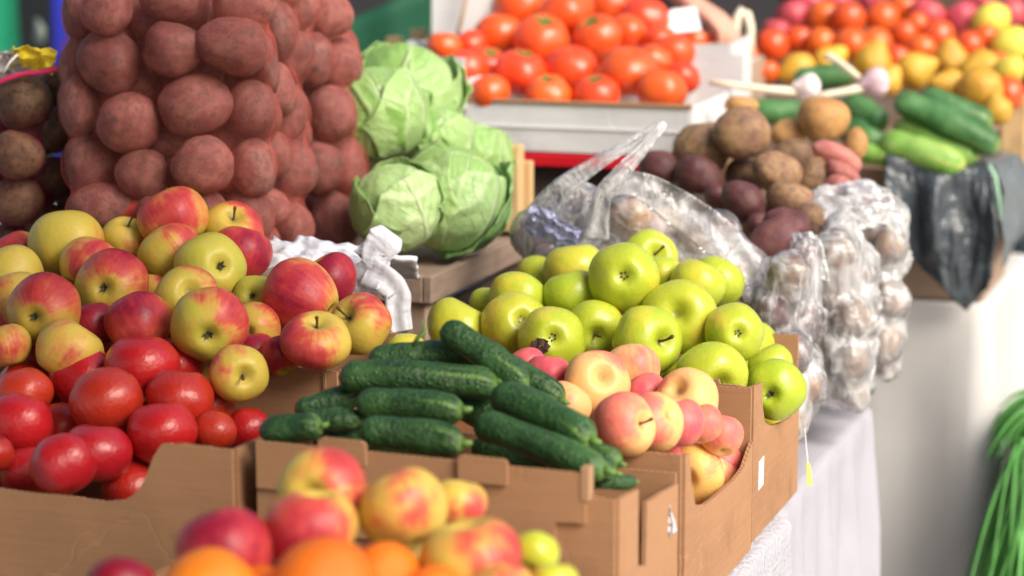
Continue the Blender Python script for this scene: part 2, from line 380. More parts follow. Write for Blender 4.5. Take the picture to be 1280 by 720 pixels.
M['net_magenta'] = net_mat('magenta_net', (.42, .02, .10), .12)
# ------------------------------------------------------------------ fruit meshes (unit size, stem end at +Z)
def lathe_fruit(name, seed, h=.90, top=.34, bot=.26, wt=.30, wb=.26, taper=.07, lob=.035, nlob=5, nu=48, nv=34, lump=.035, neck=0.0):
    rs = random.Random(seed); off = Vector((rs.uniform(-50, 50), rs.uniform(-50, 50), rs.uniform(-50, 50)))
    ph = rs.uniform(0, 6.28); vs = []; asym = rs.uniform(-.05, .05)
    for i in range(nu):
        th = 2 * math.pi * i / nu
        for j in range(nv):
            a = math.pi * j / (nv - 1); s = max(math.sin(a), 1e-4); c = math.cos(a)
            r = s ** .92 * (1 + taper * c)
            z = h * c
            z -= top * math.exp(-(r / wt) ** 2) if c > 0 else 0
            z += bot * math.exp(-(r / wb) ** 2) if c < 0 else 0
            r *= 1 + lob * math.cos(nlob * th + ph) * (.55 - .45 * c) * min(1, r * 1.3)
            if neck and c > .1: r *= 1 - neck * (c - .1) ** 1.2; z += neck * .7 * max(0, c - .1)
            p = Vector((r * math.cos(th), r * math.sin(th), z + asym * r * math.cos(th + ph)))
            p *= 1 + lump * (mn.noise(p * 1.1 + off)) * 1.6
            vs.append(p)
    # weld poles
    f = []
    def ix(i, j): return (i % nu) * nv + j
    for i in range(nu):
        for j in range(nv - 1): f.append((ix(i, j), ix(i, j + 1), ix(i + 1, j + 1), ix(i + 1, j)))
    me = mesh(name, vs, f)
    bm = bmesh.new(); bm.from_mesh(me); bmesh.ops.remove_doubles(bm, verts=bm.verts, dist=.004); bmesh.ops.recalc_face_normals(bm, faces=bm.faces)
    bm.to_mesh(me); bm.free(); me.polygons.foreach_set('use_smooth', [True] * len(me.polygons))
    return me
def potato_mesh(name, seed, sub=4, amp=.10):
    rs = random.Random(seed); off = Vector((rs.uniform(-50, 50), rs.uniform(-50, 50), rs.uniform(-50, 50)))
    bm = bmesh.new(); bmesh.ops.create_icosphere(bm, subdivisions=sub, radius=1)
    eyes = [Vector((rs.gauss(0, 1), rs.gauss(0, 1), rs.gauss(0, 1))).normalized() for _ in range(7)]
    for v in bm.verts:
        d = v.co.normalized(); k = 1 + amp * 1.7 * mn.noise(d * .9 + off) + .03 * mn.noise(d * 2.6 + off) + .008 * mn.noise(d * 8 + off)
        for e in eyes:
            q = (d - e).length
            k -= .035 * math.exp(-(q / .10) ** 2) - .018 * math.exp(-((q - .2) / .10) ** 2)
        v.co = d * k
    return bm_mesh(name, bm, True)
def stem_mesh(name, seed, L=.62, r=.045, z0=.52, bend=.25):
    rs = random.Random(seed); a = rs.uniform(0, 6.28)
    pts = [(bend * (t ** 2) * L * math.cos(a), bend * (t ** 2) * L * math.sin(a), z0 + L * t) for t in (0, .25, .5, .75, .93, 1)]
    v, f = tube(pts, [r * 1.15, r * .9, r * .8, r * .9, r * 1.35, r * 1.1], 8); return mesh(name, v, f)
def calyx_mesh(name, seed, n=5, L=.17, z=-.63, up=-.12, w=.055):
    rs = random.Random(seed); bm = bmesh.new()
    for k in range(n):
        a = 2 * math.pi * k / n + rs.uniform(-.15, .15); l = L * rs.uniform(.75, 1.2)
        ca, sa = math.cos(a), math.sin(a)
        def q(r, s, zz): return Vector((ca * r - sa * s, sa * r + ca * s, zz))
        pts = [q(.0, -w * .6, z), q(l * .5, -w, z + up * .5), q(l, 0, z + up + rs.uniform(-.05, .05)), q(l * .5, w, z + up * .5), q(0, w * .6, z)]
        pts = [Vector(p) for p in pts]; prism(bm, pts, (0, 0, -.02))
    bmesh.ops.create_icosphere(bm, subdivisions=1, radius=.06, matrix=Matrix.Translation((0, 0, z)))
    return bm_mesh(name, bm)
APPLE = [lathe_fruit('apple_body', 10 + i, h=[.90, .86, .95, .88, .98][i], taper=[.07, .05, .10, .06, .12][i], lob=[.03, .04, .03, .045, .03][i]) for i in range(5)]
TOM = [lathe_fruit('tomato_body', 30 + i, h=.90, top=.20, bot=.05, wt=.28, wb=.15, taper=.02, lob=[.015, .03, .02, .035][i], nlob=[5, 6, 7, 5][i], lump=.04) for i in range(4)]
ORANGE = [lathe_fruit('orange_body', 50 + i, h=.96, top=.05, bot=.06, wt=.12, wb=.10, taper=0, lob=.004, lump=.02) for i in range(2)]
PLUM = [lathe_fruit('plum_tomato_body', 60 + i, h=1.0, top=.10, bot=.02, wt=.2, wb=.1, taper=.03, lob=.012, lump=.03, nu=28, nv=20) for i in range(2)]
PEAR = [lathe_fruit('pear_body', 70 + i, h=1.0, top=.05, bot=.12, wt=.1, wb=.2, taper=-.05, lob=.02, lump=.05, nu=32, nv=26, neck=.42) for i in range(2)]
LEMON = [lathe_fruit('lemon_body', 80, h=1.15, top=-.12, bot=-.12, wt=.14, wb=.14, taper=0, lob=.01, lump=.04, nu=28, nv=22)]
POT = [potato_mesh('potato_body', 90 + i) for i in range(7)]
STEM = [stem_mesh('apple_stem', i) for i in range(3)]
CALYX = [calyx_mesh('apple_calyx', i, 5, .13, -.62, -.16, .04) for i in range(2)]
TCAL = [calyx_mesh('tomato_calyx', 5 + i, 6, .52, .76, .10, .08) for i in range(2)]
for ms, k in ((STEM, 'stem'), (CALYX, 'calyx'), (TCAL, 'tomato_calyx')):
    for m_ in ms: m_.materials.append(M[k])
# one source mesh per kind and material; every fruit is a copy that shares it
_src = {}
def body(kind, i, mk):
    key = (kind, i, mk)
    if key not in _src:
        base = {'apple': APPLE, 'tomato': TOM, 'orange': ORANGE, 'plum': PLUM, 'pear': PEAR, 'lemon': LEMON, 'potato': POT}[kind][i]
        me = base.copy(); me.materials.clear(); me.materials.append(M[mk]); _src[key] = me
    return _src[key]
class Heap:
    """a pile: fruit keep clear of each other by moving in depth until none overlap"""
    def __init__(s, y0, d0, y1, d1): s.y0, s.d0, s.y1, s.d1 = y0, d0, y1, d1; s.items = []; s.grow = 1.03
    def depth(s, py): return s.d0 + (s.d1 - s.d0) * (py - s.y0) / (s.y1 - s.y0)
    def add(s, px, py, r, dd=0.0, **k):
        d = s.depth(py) + dd; it = dict(px=px, py=py, d=d, d0=d, rx=r, ry=r, **k)
        if isinstance(r, tuple): it['rx'], it['ry'] = r
        s.items.append(it); return it
    def geo(s, it):
        it['p'] = P(it['px'], it['py'], it['d']); it['R'] = math.sqrt(it['rx'] * it['ry']) * it['d'] / F * s.grow
    def relax(s, n=80, tol=.94, lim=.07):
        for it in s.items: s.geo(it)
        for _ in range(n):
            mv = False
            for i, a in enumerate(s.items):
                for b in s.items[i + 1:]:
                    req = (a['R'] + b['R']) * tol; dv = b['p'] - a['p']
                    if dv.length >= req: continue
                    lat2 = max(0, dv.length_squared - (b['d'] - a['d']) ** 2)
                    need = math.sqrt(max(0, req * req - lat2)); cur = b['d'] - a['d']; sg = 1 if cur >= 0 else -1
                    if a.get('fix') and b.get('fix'): continue
                    mvd = (need - abs(cur)) * .5
                    if not a.get('fix'): a['d'] -= sg * mvd * .6
                    if not b.get('fix'): b['d'] += sg * mvd * .6
                    mv = True
                    for q in (a, b):
                        q['d'] = min(max(q['d'], q['d0'] - lim), q['d0'] + lim * 1.6); s.geo(q)
            if not mv: break
    def fill(s, poly, step, R, back, label, tol=.93, **k):
        """the next layer down: fruit behind the front ones, where there is room"""
        xs = [p[0] for p in poly]; ys = [p[1] for p in poly]; n0 = len(s.items); rs = random.Random(len(s.items) * 7 + int(xs[0]))
        def inside(x, y):
            c = False
            for i in range(len(poly)):
                (x1, y1), (x2, y2) = poly[i], poly[i - 1]
                if (y1 > y) != (y2 > y) and x < (x2 - x1) * (y - y1) / (y2 - y1) + x1: c = not c
            return c
        y = min(ys); row = 0
        while y < max(ys):
            x = min(xs) + (step / 2 if row % 2 else 0)
            while x < max(xs):
                qx, qy = x + rs.uniform(-.2, .2) * step, y + rs.uniform(-.2, .2) * step
                if inside(qx, qy):
                    for bk in (back, back * 1.35, back * 1.8):
                        d = s.depth(qy) + bk; p = P(qx, qy, d)
                        if all((p - it['p']).length > (R + it['R']) * tol for it in s.items):
                            r = R * F / d
                            it = dict(px=qx, py=qy, d=d, d0=d, rx=r, ry=r, label=label, filler=True, **k); s.geo(it); s.items.append(it); break
                x += step
            y += step * .86; row += 1
FILLERS = []
def axis_quat(zax, xax):
    z = zax.normalized(); x = (xax - z * xax.dot(z))
    if x.length < 1e-3: x = z.orthogonal()
    x.normalize(); y = z.cross(x)
    return Matrix((x, y, z)).transposed().to_quaternion()
def place(it, kind, name, mk, cat, group, seed):
    """end: 's' shows the stem dimple, 'c' the calyx dimple at (dx,dy) photo pixels from the middle; blush = side that is red"""
    rs = random.Random(seed)
    end = it.get('end'); r = (it['rx'] + it['ry']) / 2
    if end:
        dx, dy = it['end'][1] / r, -it['end'][2] / r
        q = math.hypot(dx, dy); lim = .96
        if q > lim: dx, dy = dx * lim / q, dy * lim / q
        v = cv(dx, dy, math.sqrt(max(0, 1 - dx * dx - dy * dy)))
        z = v if end[0] == 's' else -v
    elif 'ax' in it: z = cv(*it['ax'])
    else: z = cv(rs.uniform(-.5, .5), rs.uniform(.55, 1), rs.uniform(-.45, .1))
    bl = it.get('blush', (rs.uniform(-1, 1), rs.uniform(-.3, 1), rs.uniform(-.5, .9)))
    if len(bl) == 2: bl = (bl[0], bl[1], .35)
    n = {'apple': 5, 'tomato': 4, 'orange': 2, 'plum': 2, 'pear': 2, 'lemon': 1, 'potato': 7}[kind]
    o = bpy.data.objects.new(name, body(kind, seed % n, mk)); COL.objects.link(o)
    o.location = it['p']; o.rotation_mode = 'QUATERNION'
    R = it['R']
    if kind == 'potato':
        # ellipsoid: long axis in the picture plane, third size between the two
        a = it.get('roll', 0)
        X = cv(math.cos(a), -math.sin(a), 0); Z = cv(math.sin(a), math.cos(a), 0)
        o.rotation_quaternion = axis_quat(Z, X)
        k = it['d'] / F
        o.scale = (it['rx'] * k, (it['rx'] * .5 + it['ry'] * .5) * k * .95, it['ry'] * k)
    else:
        o.rotation_quaternion = axis_quat(z, cv(*bl)); sq = it.get('sq', 1.0)
        o.scale = (R, R, R * sq)
    c = it.get('col', (rs.uniform(.3, .7), rs.uniform(.1, .4), rs.uniform(.2, .8)))
    o.color = (*c, 1)
    tag(o, it['label'], cat, group)
    if it.get('filler'): FILLERS.append(o)
    if end and kind == 'apple':
        if end[0] == 's' and it.get('stem', True): link('stem', STEM[seed % 3], None, o)
        elif end[0] == 'c': link('calyx', CALYX[seed % 2], None, o)
    if kind == 'tomato' and it.get('cal'):
        link('calyx', TCAL[seed % 2], None, o)
    return o
def heap_out(h, kind, name, mk, cat, group, seed=0):
    return [place(it, it.get('kind', kind), it.get('name', name), it.get('mk', mk), it.get('cat', cat), it.get('group', group), seed + i * 3 + 1) for i, it in enumerate(h.items)]

# ------------------------------------------------------------------ A: blushed apples in the box further back
A = Heap(265, 2.93, 470, 2.60)
def a(x, y, r, label, end=None, blush=None, col=(.5, .2, .5), dd=0, **k):
    kw = dict(label=label, col=col, **k)
    if end: kw['end'] = end
    if blush: kw['blush'] = blush
    A.add(x, y, r, dd, **kw)
a(16, 347, 39, 'dull yellow apple at the very edge of the blushed heap', None, (-.3, -1), (.12, .1, .7))
a(20, 378, 38, 'reddish apple with a yellow top, behind the purple-topped apple showing its green eye', None, (-1, -.6), (.5, .3, .7), .02)
a(55, 388, 45, 'purple-topped apple showing a yellow-green eye, lower of the two beside the heap edge', ('c', -7, 10), (.2, 1, .1), (.56, .75, .35), 0)
a(8, 432, 31, 'orange and yellow apple half behind the cardboard flap of the apple box', None, (-.3, .8), (.42, .2, .7), .01)
a(83, 305, 45, 'large plain yellow apple resting against the muddy potatoes', None, (.4, -1), (.10, .1, .6), .01, sq=1.08)
a(157, 303, 31, 'yellow-orange apple with a thin stem, low between the big yellow and the top apple', ('s', 6, -27), (1, -.2), (.32, .1, .75), .03)
a(113, 334, 38, 'orange and yellow apple mostly hidden behind the apple with the dark green eye', None, (.6, .7), (.45, .2, .7), .01)
a(140, 358, 45, 'red-topped apple with a dark green eye in a yellow patch', ('c', -6, 2), (.2, 1, .1), (.60, .5, .5), -.02)
a(217, 274, 43, 'topmost apple of the blushed heap, yellow with a broad red cheek', None, (.4, -.5, .7), (.52, .2, .55), -.03)
a(213, 318, 40, 'yellow apple with a rosy shoulder, right under the topmost apple', None, (.9, .7), (.42, .2, .55), -.03)
a(290, 292, 38, 'striped red apple with a short stem, beside the netted potatoes', ('s', 6, -24), (.4, .6), (.58, .25, .7), .02)
a(300, 318, 38, 'deep orange-red apple behind the yellow apple with a brown spot', None, (.6, .5, .5), (.72, .3, .5), 0)
a(263, 337, 45, 'yellow-green apple with a brown spot and an off-centre eye', ('c', 22, -6), (.1, -1, 0), (.16, .1, .35), -.02)
a(234, 372, 39, 'flattened yellow and red apple with a shallow dimple, behind the apple showing a star-shaped eye', ('s', 8, -12), (.7, .5), (.42, .3, .5), -.02, stem=False)
a(262, 406, 47, 'front apple with a star-shaped eye, red on one cheek and yellow on the other', ('c', 4, 16), (1, .5, .2), (.50, .15, .4), -.03)
a(174, 406, 40, 'glossy red apple between the two heaps, just above the tomatoes', None, (-.1, .5, .8), (.72, .45, .5), -.01)
a(85, 438, 40, 'small orange-yellow apple low in the heap, touching the tomatoes', None, (.4, .9), (.25, .1, .8), -.01)
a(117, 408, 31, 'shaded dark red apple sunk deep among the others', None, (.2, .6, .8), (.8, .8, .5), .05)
a(193, 366, 26, 'brownish apple just visible in a gap below the rosy-shouldered apple', None, None, (.6, .6, .6), .05)
a(298, 467, 36, 'bruised yellow apple lying flat with a brown stem dimple', ('s', 13, 3), (-.9, .5), (.30, .2, .6), -.02)
a(376, 371, 45, 'large red and yellow apple lying on its side near the white bag', ('c', 41, 22), (-.8, .4, .3), (.66, .2, .75), -.03, sq=1.1)
a(413, 350, 34, 'small magenta-red apple tucked behind the apple lying on its side', None, (0, .5, .8), (.95, .6, .4), .03)
a(395, 427, 43, 'squat coral-red apple at the front edge of the apple box', ('s', 4, -36), (-.2, .7, .7), (.62, .12, .8), -.04, sq=.82)
a(450, 406, 39, 'upright apple with a red top and yellow bottom, beside the cucumbers', ('s', -21, -15), (.0, 1), (.50, .2, .6), -.01)
a(320, 374, 30, 'half hidden yellow apple with a dark green eye, second layer', ('c', -3, -6), (.5, -.6), (.22, .1, .35), .03)
a(318, 410, 31, 'shaded ochre apple with a deep dimple under the apple lying on its side', ('c', -6, 6), (.6, .5), (.30, .5, .6), .03)
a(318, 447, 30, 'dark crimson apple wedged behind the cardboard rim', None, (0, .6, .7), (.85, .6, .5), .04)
a(350, 445, 27, 'narrow slice of red apple behind the coral-red one', None, (0, .5, .7), (.7, .4, .5), .04)
A.relax()
A.fill([(0, 330), (70, 290), (200, 270), (330, 300), (440, 350), (470, 440), (380, 470), (100, 480), (0, 470)], 58, .036, .075,
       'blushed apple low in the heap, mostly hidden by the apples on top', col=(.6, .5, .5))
heap_out(A, 'apple', 'apple', 'apple_blush', 'apple', 'blushed apples heaped in the box before the potato sacks', 3)
# ------------------------------------------------------------------ B: tomatoes
B = Heap(455, 2.62, 600, 2.475); B.grow = 1.06
def b(x, y, r, label, dd=0, **k): B.add(x, y, r, dd, label=label, **k)
b(178, 458, 45, 'large glossy tomato on top of the near heap, touching the apples', -.02, sq=.92)
b(107, 471, 44, 'tomato lying just behind the round tomato at the middle of the near heap', 0)
b(133, 502, 44, 'round tomato in the middle of the near heap, facing straight out', -.04)
b(31, 492, 34, 'dull dark tomato at the back of the near heap, under the orange-yellow apple', .01)
b(25, 531, 40, 'big tomato near the edge of the picture above the cardboard rim', -.02)
b(-8, 566, 24, 'tomato cut off by the picture edge, resting on the cardboard rim', -.02)
b(78, 534, 31, 'tomato in shadow between the two biggest front tomatoes', .03)
b(225, 499, 40, 'tomato above the notched corner of the tomato box, shining on one shoulder', 0)
b(203, 541, 42, 'tomato tucked into the curve of the cardboard cutout', .02)
b(263, 508, 28, 'small tomato behind the shoulder of the notched cardboard corner', .02)
b(268, 540, 27, 'low tomato peeping over the flat top of the cardboard corner', .01)
b(310, 538, 29, 'tomato stuck between the tomato box and the cucumbers', .04)
b(121, 566, 43, 'wide tomato at the front, above the middle of the cardboard rim', -.04, sq=.9)
b(79, 580, 39, 'lowest tomato in front, half sunk behind the cardboard rim', -.05)
b(166, 611, 38, 'sliver of tomato showing at the bottom of the cardboard cutout', .02)
b(166, 570, 35, 'shaded tomato between the cutout and the wide front tomato', .04)
b(36, 592, 34, 'shaded tomato low behind the cardboard rim', 0.02)
B.relax()
B.fill([(0, 480), (100, 450), (210, 450), (320, 530), (300, 560), (180, 600), (0, 590)], 54, .034, .06, 'tomato deep in the near heap, mostly covered by other tomatoes')
heap_out(B, 'tomato', 'tomato', 'tomato', 'tomato', 'red tomatoes heaped in the near cardboard box', 11)
# ------------------------------------------------------------------ C: mixed apples and oranges nearest the lens
C = Heap(600, 2.07, 740, 1.93)
def c_(x, y, r, label, **k): C.add(x, y, r, k.pop('dd', 0), label=label, **k)
c_(405, 614, 54, 'pink and orange apple with a grey dimple on top of the nearest pile', end=('s', -14, 2), blush=(.6, .6, .3), col=(.52, .0, .9), stem=False)
c_(388, 664, 56, 'scarlet apple directly under the apple with a grey dimple', blush=(-.3, 0, .9), col=(.62, .0, .8), dd=-.02)
c_(505, 638, 55, 'orange-yellow apple with a red top in the middle of the nearest pile', end=('c', 26, 48), blush=(-.4, .9, .2), col=(.36, .0, .9))
c_(574, 630, 35, 'small peach-coloured apple behind the orange-yellow one', blush=(.4, .5, .5), col=(.34, .0, .9), dd=.05)
c_(589, 702, 62, 'big crimson-topped apple beside the little yellow apples', blush=(.3, 1, .3), col=(.55, .1, .8), dd=-.02)
c_(282, 694, 58, 'deep red apple behind the outer orange', blush=(0, .6, .8), col=(.85, .2, .6), dd=0)
c_(150, 738, 43, 'dark magenta apple standing alone at the end of the nearest pile', blush=(0, .8, .7), col=(1.0, .9, .5))
c_(668, 692, 31, 'small yellow-green apple with a brown scar beside the crimson-topped apple', mk='apple_green', end=('s', -10, 22), col=(.4, .0, .6), stem=False, dd=.02)
c_(692, 730, 31, 'lower small yellow apple at the end of the nearest pile', mk='apple_green', col=(.5, .0, .9))
c_(628, 738, 38, 'peach and brown apple in front of the crimson-topped apple', blush=(.4, .6, .3), col=(.4, .1, .9), dd=-.02)
for x, y, r, l, dd in ((263, 748, 62, 'bright orange next to the dark magenta apple', -.02), (404, 738, 66, 'largest orange, in front of the scarlet apple', -.04),
                       (480, 724, 46, 'orange with a pale highlight, behind the largest orange', .01), (543, 742, 36, 'orange low in front of the crimson-topped apple', .0),
                       (325, 740, 34, 'orange squeezed between the two biggest oranges', .02)):
    C.add(x, y, r, dd, label=l, kind='orange', name='orange', mk='orange', cat='orange', group='oranges in the nearest pile')
C.relax()
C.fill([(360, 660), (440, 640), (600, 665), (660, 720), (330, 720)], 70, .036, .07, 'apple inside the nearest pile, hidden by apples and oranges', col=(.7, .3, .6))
heap_out(C, 'apple', 'apple', 'apple_blush', 'apple', 'apples in the nearest mixed pile', 23)
# ------------------------------------------------------------------ E: peach coloured apples
E_ = Heap(450, 2.63, 600, 2.46)
def e(x, y, r, label, **k): E_.add(x, y, r, k.pop('dd', 0), label=label, **k)
e(745, 480, 41, 'peach apple with an open stem dimple, tallest of the pink apples', end=('s', 9, -13), stem=False, blush=(.3, .6, .4), col=(0.38, .0, .7), dd=-.02)
e(789, 464, 36, 'plain peach apple behind the tallest one, under the green apples', blush=(.4, .7, .4), col=(0.32, .0, .8), dd=.03)
e(686, 468, 28, 'magenta-pink apple behind the cucumbers, in front of the leaf-scarred green apple', blush=(0, .8, .6), col=(0.90, .2, .8), dd=.02)
e(658, 457, 24, 'magenta-pink apple half hidden by the topmost cucumber', blush=(0, .8, .6), col=(0.85, .2, .7), dd=.04)
e(706, 508, 31, 'orange-peach apple lying against the cucumbers', blush=(0, .9, .2), col=(0.25, .0, .8), dd=.01)
e(779, 530, 39, 'pink apple whose stem points sideways', end=('s', 30, -2), blush=(-.2, .5, .8), col=(0.56, .0, .7), dd=-.04)
e(817, 528, 37, 'first of two pink apples stacked on edge behind the sideways stem', end=('s', 26, -14), stem=False, blush=(.2, .4, .8), col=(0.56, .0, .6), dd=-.005)
e(845, 528, 36, 'second of two pink apples stacked on edge, further from the sideways stem', blush=(.3, .4, .8), col=(0.68, .0, .6), dd=.02)
e(806, 494, 29, 'rosy apple glimpsed between the tallest and the row on edge', blush=(0, .7, .6), col=(0.72, .1, .8), dd=.02)
e(860, 504, 40, 'peach apple with pink stripes, highest beside the green apple box', end=('s', -18, -22), stem=False, blush=(-.4, .4, .5), col=(0.40, .0, .7), dd=.02)
e(880, 530, 24, 'pinkish apple peeping out under the striped one by the handle slot', blush=(.5, .2, .6), col=(0.56, .0, .7), dd=.03)
e(902, 545, 27, 'pink apple peeping over the far end of the scooped box side', blush=(.3, .6, .6), col=(.6, .0, .6), dd=.10)
e(896, 575, 38, 'bright pink apple at the outer corner of the pink apple box', blush=(.4, .6, .6), col=(.70, .0, .5), dd=.25, fix=True)
e(866, 592, 39, 'golden yellow apple at the cutaway side of the pink apple box', end=('s', -14, 8), stem=False, blush=(1, .2, -.3), col=(0.18, .0, .2), dd=.17, fix=True)
e(892, 598, 32, 'cream and pink apple between the golden and the bright pink one', blush=(.8, .2, .3), col=(0.40, .0, .3), dd=.26, fix=True)
e(828, 574, 27, 'coral apple low behind the cardboard corner post', blush=(0, .8, .5), col=(0.65, .0, .7), dd=.07)
E_.relax()
E_.fill([(650, 460), (800, 440), (900, 510), (915, 590), (850, 600), (720, 540)], 50, .030, .055, 'pink apple low in the heap, mostly covered', col=(.6, .0, .7))
heap_out(E_, 'apple', 'apple', 'apple_peach', 'apple', 'peach and pink apples heaped behind the cucumbers', 41)
# ------------------------------------------------------------------ F: green apples
G_ = Heap(310, 3.02, 490, 2.78)
def g(x, y, r, label, end=None, col=(.2, .0, .4), dd=0, **k):
    kw = dict(label=label, col=col, **k)
    if end: kw['end'] = end
    G_.add(x, y, r, dd, **kw)
g(780, 348, 43, 'big round green apple on top, its eye facing straight out', ('c', -2, -4), dd=-.04)
g(719, 339, 39, 'yellowish green apple against the clear bag, beside the big round one', col=(.25, 0, .7), dd=.01)
g(811, 323, 35, 'highest green apple, a long dark stem curling from it', ('s', 12, -9), dd=.02)
g(825, 347, 29, 'pale green apple squeezed behind the big round one', dd=.05)
g(647, 374, 36, 'broad green apple lying in the back row nearest the cabbage crate', dd=.0, sq=.9)
g(611, 383, 24, 'small green apple half hidden behind the broad one by the cabbage crate', dd=.05)
g(716, 370, 36, 'green apple leaning against the big round one in the second row', dd=.0, col=(.1, 0, .2))
g(724, 396, 30, 'shaded green apple low between the front and second rows', dd=.04)
g(572, 409, 39, 'yellow-green apple behind the tip of the topmost cucumber', col=(.25, 0, .8))
g(645, 407, 42, 'yellowish apple with its eye turned aside, beside the leaf-scarred apple', ('c', 8, -10), col=(.3, 0, .8), dd=-.01)
g(690, 424, 41, 'green apple with a brown withered leaf stuck at its eye', ('c', 1, -4), dd=-.03)
g(742, 412, 37, 'green apple whose short stem leans over, in the middle of the front', ('s', 2, 9), dd=0)
g(808, 426, 43, 'large green apple with a long stem pointing sideways', ('s', 26, 0), dd=-.03, col=(.15, 0, .3))
g(849, 396, 46, 'widest green apple, deep dimple facing out, in the middle of the slope', ('s', -8, -6), col=(.2, 0, .6), dd=-.03, stem=False)
g(871, 358, 34, 'smooth green apple touching the blue print of the clear bag', dd=.02, col=(.2, 0, .5))
g(918, 415, 36, 'green apple with a neat dark eye on the outer slope', ('c', 2, 1), dd=.0, col=(.2, 0, .4))
g(889, 471, 44, 'green apple in the front rank resting on the cardboard edge', ('s', 11, 12), dd=-.02, stem=False)
g(963, 458, 29, 'green apple half hidden behind the outermost one', dd=.09)
g(968, 487, 38, 'outermost green apple hanging over the cutaway box side', ('c', -10, 6), dd=.06, col=(.1, 0, .2))
g(962, 527, 19, 'yellow apple low in the cutaway of the green apple box', col=(.4, 0, 1.0), dd=.20, fix=True)
g(507, 442, 27, 'pale yellow apple almost buried behind the cucumbers', col=(.35, 0, .9), dd=.0)
G_.relax()
G_.fill([(540, 400), (650, 345), (730, 310), (830, 300), (900, 350), (960, 430), (990, 500), (860, 490), (600, 440)], 54, .034, .07, 'green apple low in the heap, mostly covered', col=(.2, 0, .4))
gl = heap_out(G_, 'apple', 'apple', 'apple_green', 'apple', 'green apples heaped in the tall box by the clear bag', 61)
lf = G_.items[10]
bm = bmesh.new()
for k in range(7):
    an = k * .9; p0 = P(675 + 7 * math.cos(an), 433 + 6 * math.sin(an), lf['d'] - lf['R'] * .99 - .004 + .002 * (k % 2))
    q0 = [p0 + cv(math.cos(an + i * 1.26) * .006, math.sin(an + i * 1.26) * .005, .002 * math.sin(i * 2 + k)) for i in range(5)]
    prism(bm, q0, -FW * .0015)
wl = link('withered_leaf', bm_mesh('withered_leaf', bm), M['leaf_dry']); wl.parent = gl[10]; wl.matrix_parent_inverse = (Matrix.LocRotScale(gl[10].location, gl[10].rotation_quaternion, gl[10].scale)).inverted()

# ------------------------------------------------------------------ N: far tomatoes in the white box
N_ = Heap(0, 4.02, 120, 3.775); N_.grow = 1.14
def n_(x, y, r, label, **k):
    N_.add(x, y, r, k.pop('dd', 0), label=label, **k)
n_(650, 10, 31, 'big far tomato at the top of the white-boxed heap, first in the top row')
n_(706, 18, 33, 'wide far tomato in the middle of the top row', sq=.9)
n_(761, 10, 29, 'far tomato in the top row with a pale highlight')
n_(807, 26, 28, 'far tomato highest beside the white price card')
n_(624, 46, 28, 'far tomato on the second row next to the white board')
n_(677, 50, 31, 'far tomato in the second row, rounder than its neighbours', end=('s', 4, -24), cal=1)
n_(746, 47, 28, 'far tomato in the second row with a bright glint', end=('s', -10, -20), cal=1)
n_(783, 42, 24, 'small far tomato with two stripes of light')
n_(715, 88, 30, 'front-row far tomato, almost perfectly round, in the middle of the white box', end=('s', 2, -28), dd=-.02)
n_(651, 91, 30, 'front-row far tomato beside the round middle one, broad and flat', end=('s', 6, -27), cal=1, dd=-.02, sq=.92)
n_(609, 85, 25, 'far tomato with a green cap, second from the end of its row', end=('s', 4, -19), cal=1)
n_(581, 90, 26, 'far tomato at the end of the front row by the white flap')
n_(556, 60, 20, 'far tomato outside the heap, beside the white flap')
n_(589, 58, 19, 'small far tomato behind the white flap', dd=.03)
n_(786, 89, 32, 'widest far tomato, deeply ribbed, in the front row', end=('s', 4, -28), dd=-.02, sq=.9)
n_(815, 80, 23, 'far tomato lit from the side at the end of the front row', dd=.01)
n_(842, 67, 24, 'far tomato at the end of the heap with streaks of light')
n_(825, 54, 21, 'far tomato half hidden near the price card', dd=.03)
n_(612, 117, 23, 'low far tomato at the cardboard rim, nearest the cabbages', dd=-.03)
n_(685, 120, 26, 'low far tomato with a green cap below the broad flat one', end=('s', -2, -22), cal=1, dd=-.03)
n_(746, 120, 26, 'low far tomato with a green cap below the round middle one', end=('s', -4, -22), cal=1, dd=-.03)
n_(826, 113, 28, 'low far tomato at the corner of the white box', dd=-.02)
n_(852, 98, 20, 'far tomato spilling over the corner of the white box', dd=.01)
n_(697, 35, 20, 'far tomato in the gap between the two upper rows', dd=.05)
N_.relax()
N_.fill([(575, 60), (640, 10), (800, 10), (850, 60), (850, 110), (580, 120)], 48, .036, .07, 'far tomato deep in the white-boxed heap')
heap_out(N_, 'tomato', 'tomato', 'tomato_far', 'tomato', 'orange-red tomatoes heaped in the white box', 83)

# ------------------------------------------------------------------ O: far mixed heap
O_ = Heap(0, 4.58, 110, 4.16); O_.grow = 1.08
def o_(x, y, r, kind, mk, name, label, **k):
    O_.add(x, y, r, k.pop('dd', 0), label=label, kind=kind, mk=mk, name=name, cat='pear' if name == 'pear' else name.replace('_', ' '),
           group={'apple': 'pink apples at the back of the far heap', 'tomato': 'small orange tomatoes of the far heap', 'lemon': 'lemons of the far heap', 'pear': 'pears of the far heap'}[name], **k)
for x, y, r, l in ((992, 20, 20, 'dark pink apple above the orange tomatoes, nearest the basket handle'), (1013, 5, 18, 'dark pink apple cut by the picture top, second in its row'),
                   (1046, 4, 18, 'purplish apple at the picture top over the middle tomatoes'), (1158, 18, 22, 'pale rose apple between two orange tomatoes at the back'),
                   (1203, 24, 21, 'peach-pink apple beside the yellow lemons'), (1264, 20, 20, 'pink apple at the back beyond the lemons'),
                   (1228, 3, 17, 'magenta apple cut by the picture top above the lemons'), (1090, 0, 17, 'dark rose apple at the very top between tomatoes'), (970, 40, 17, 'plum-dark apple shaded behind the first tomatoes')):
    o_(x, y, r, 'apple', 'pink_fruit', 'apple', l)
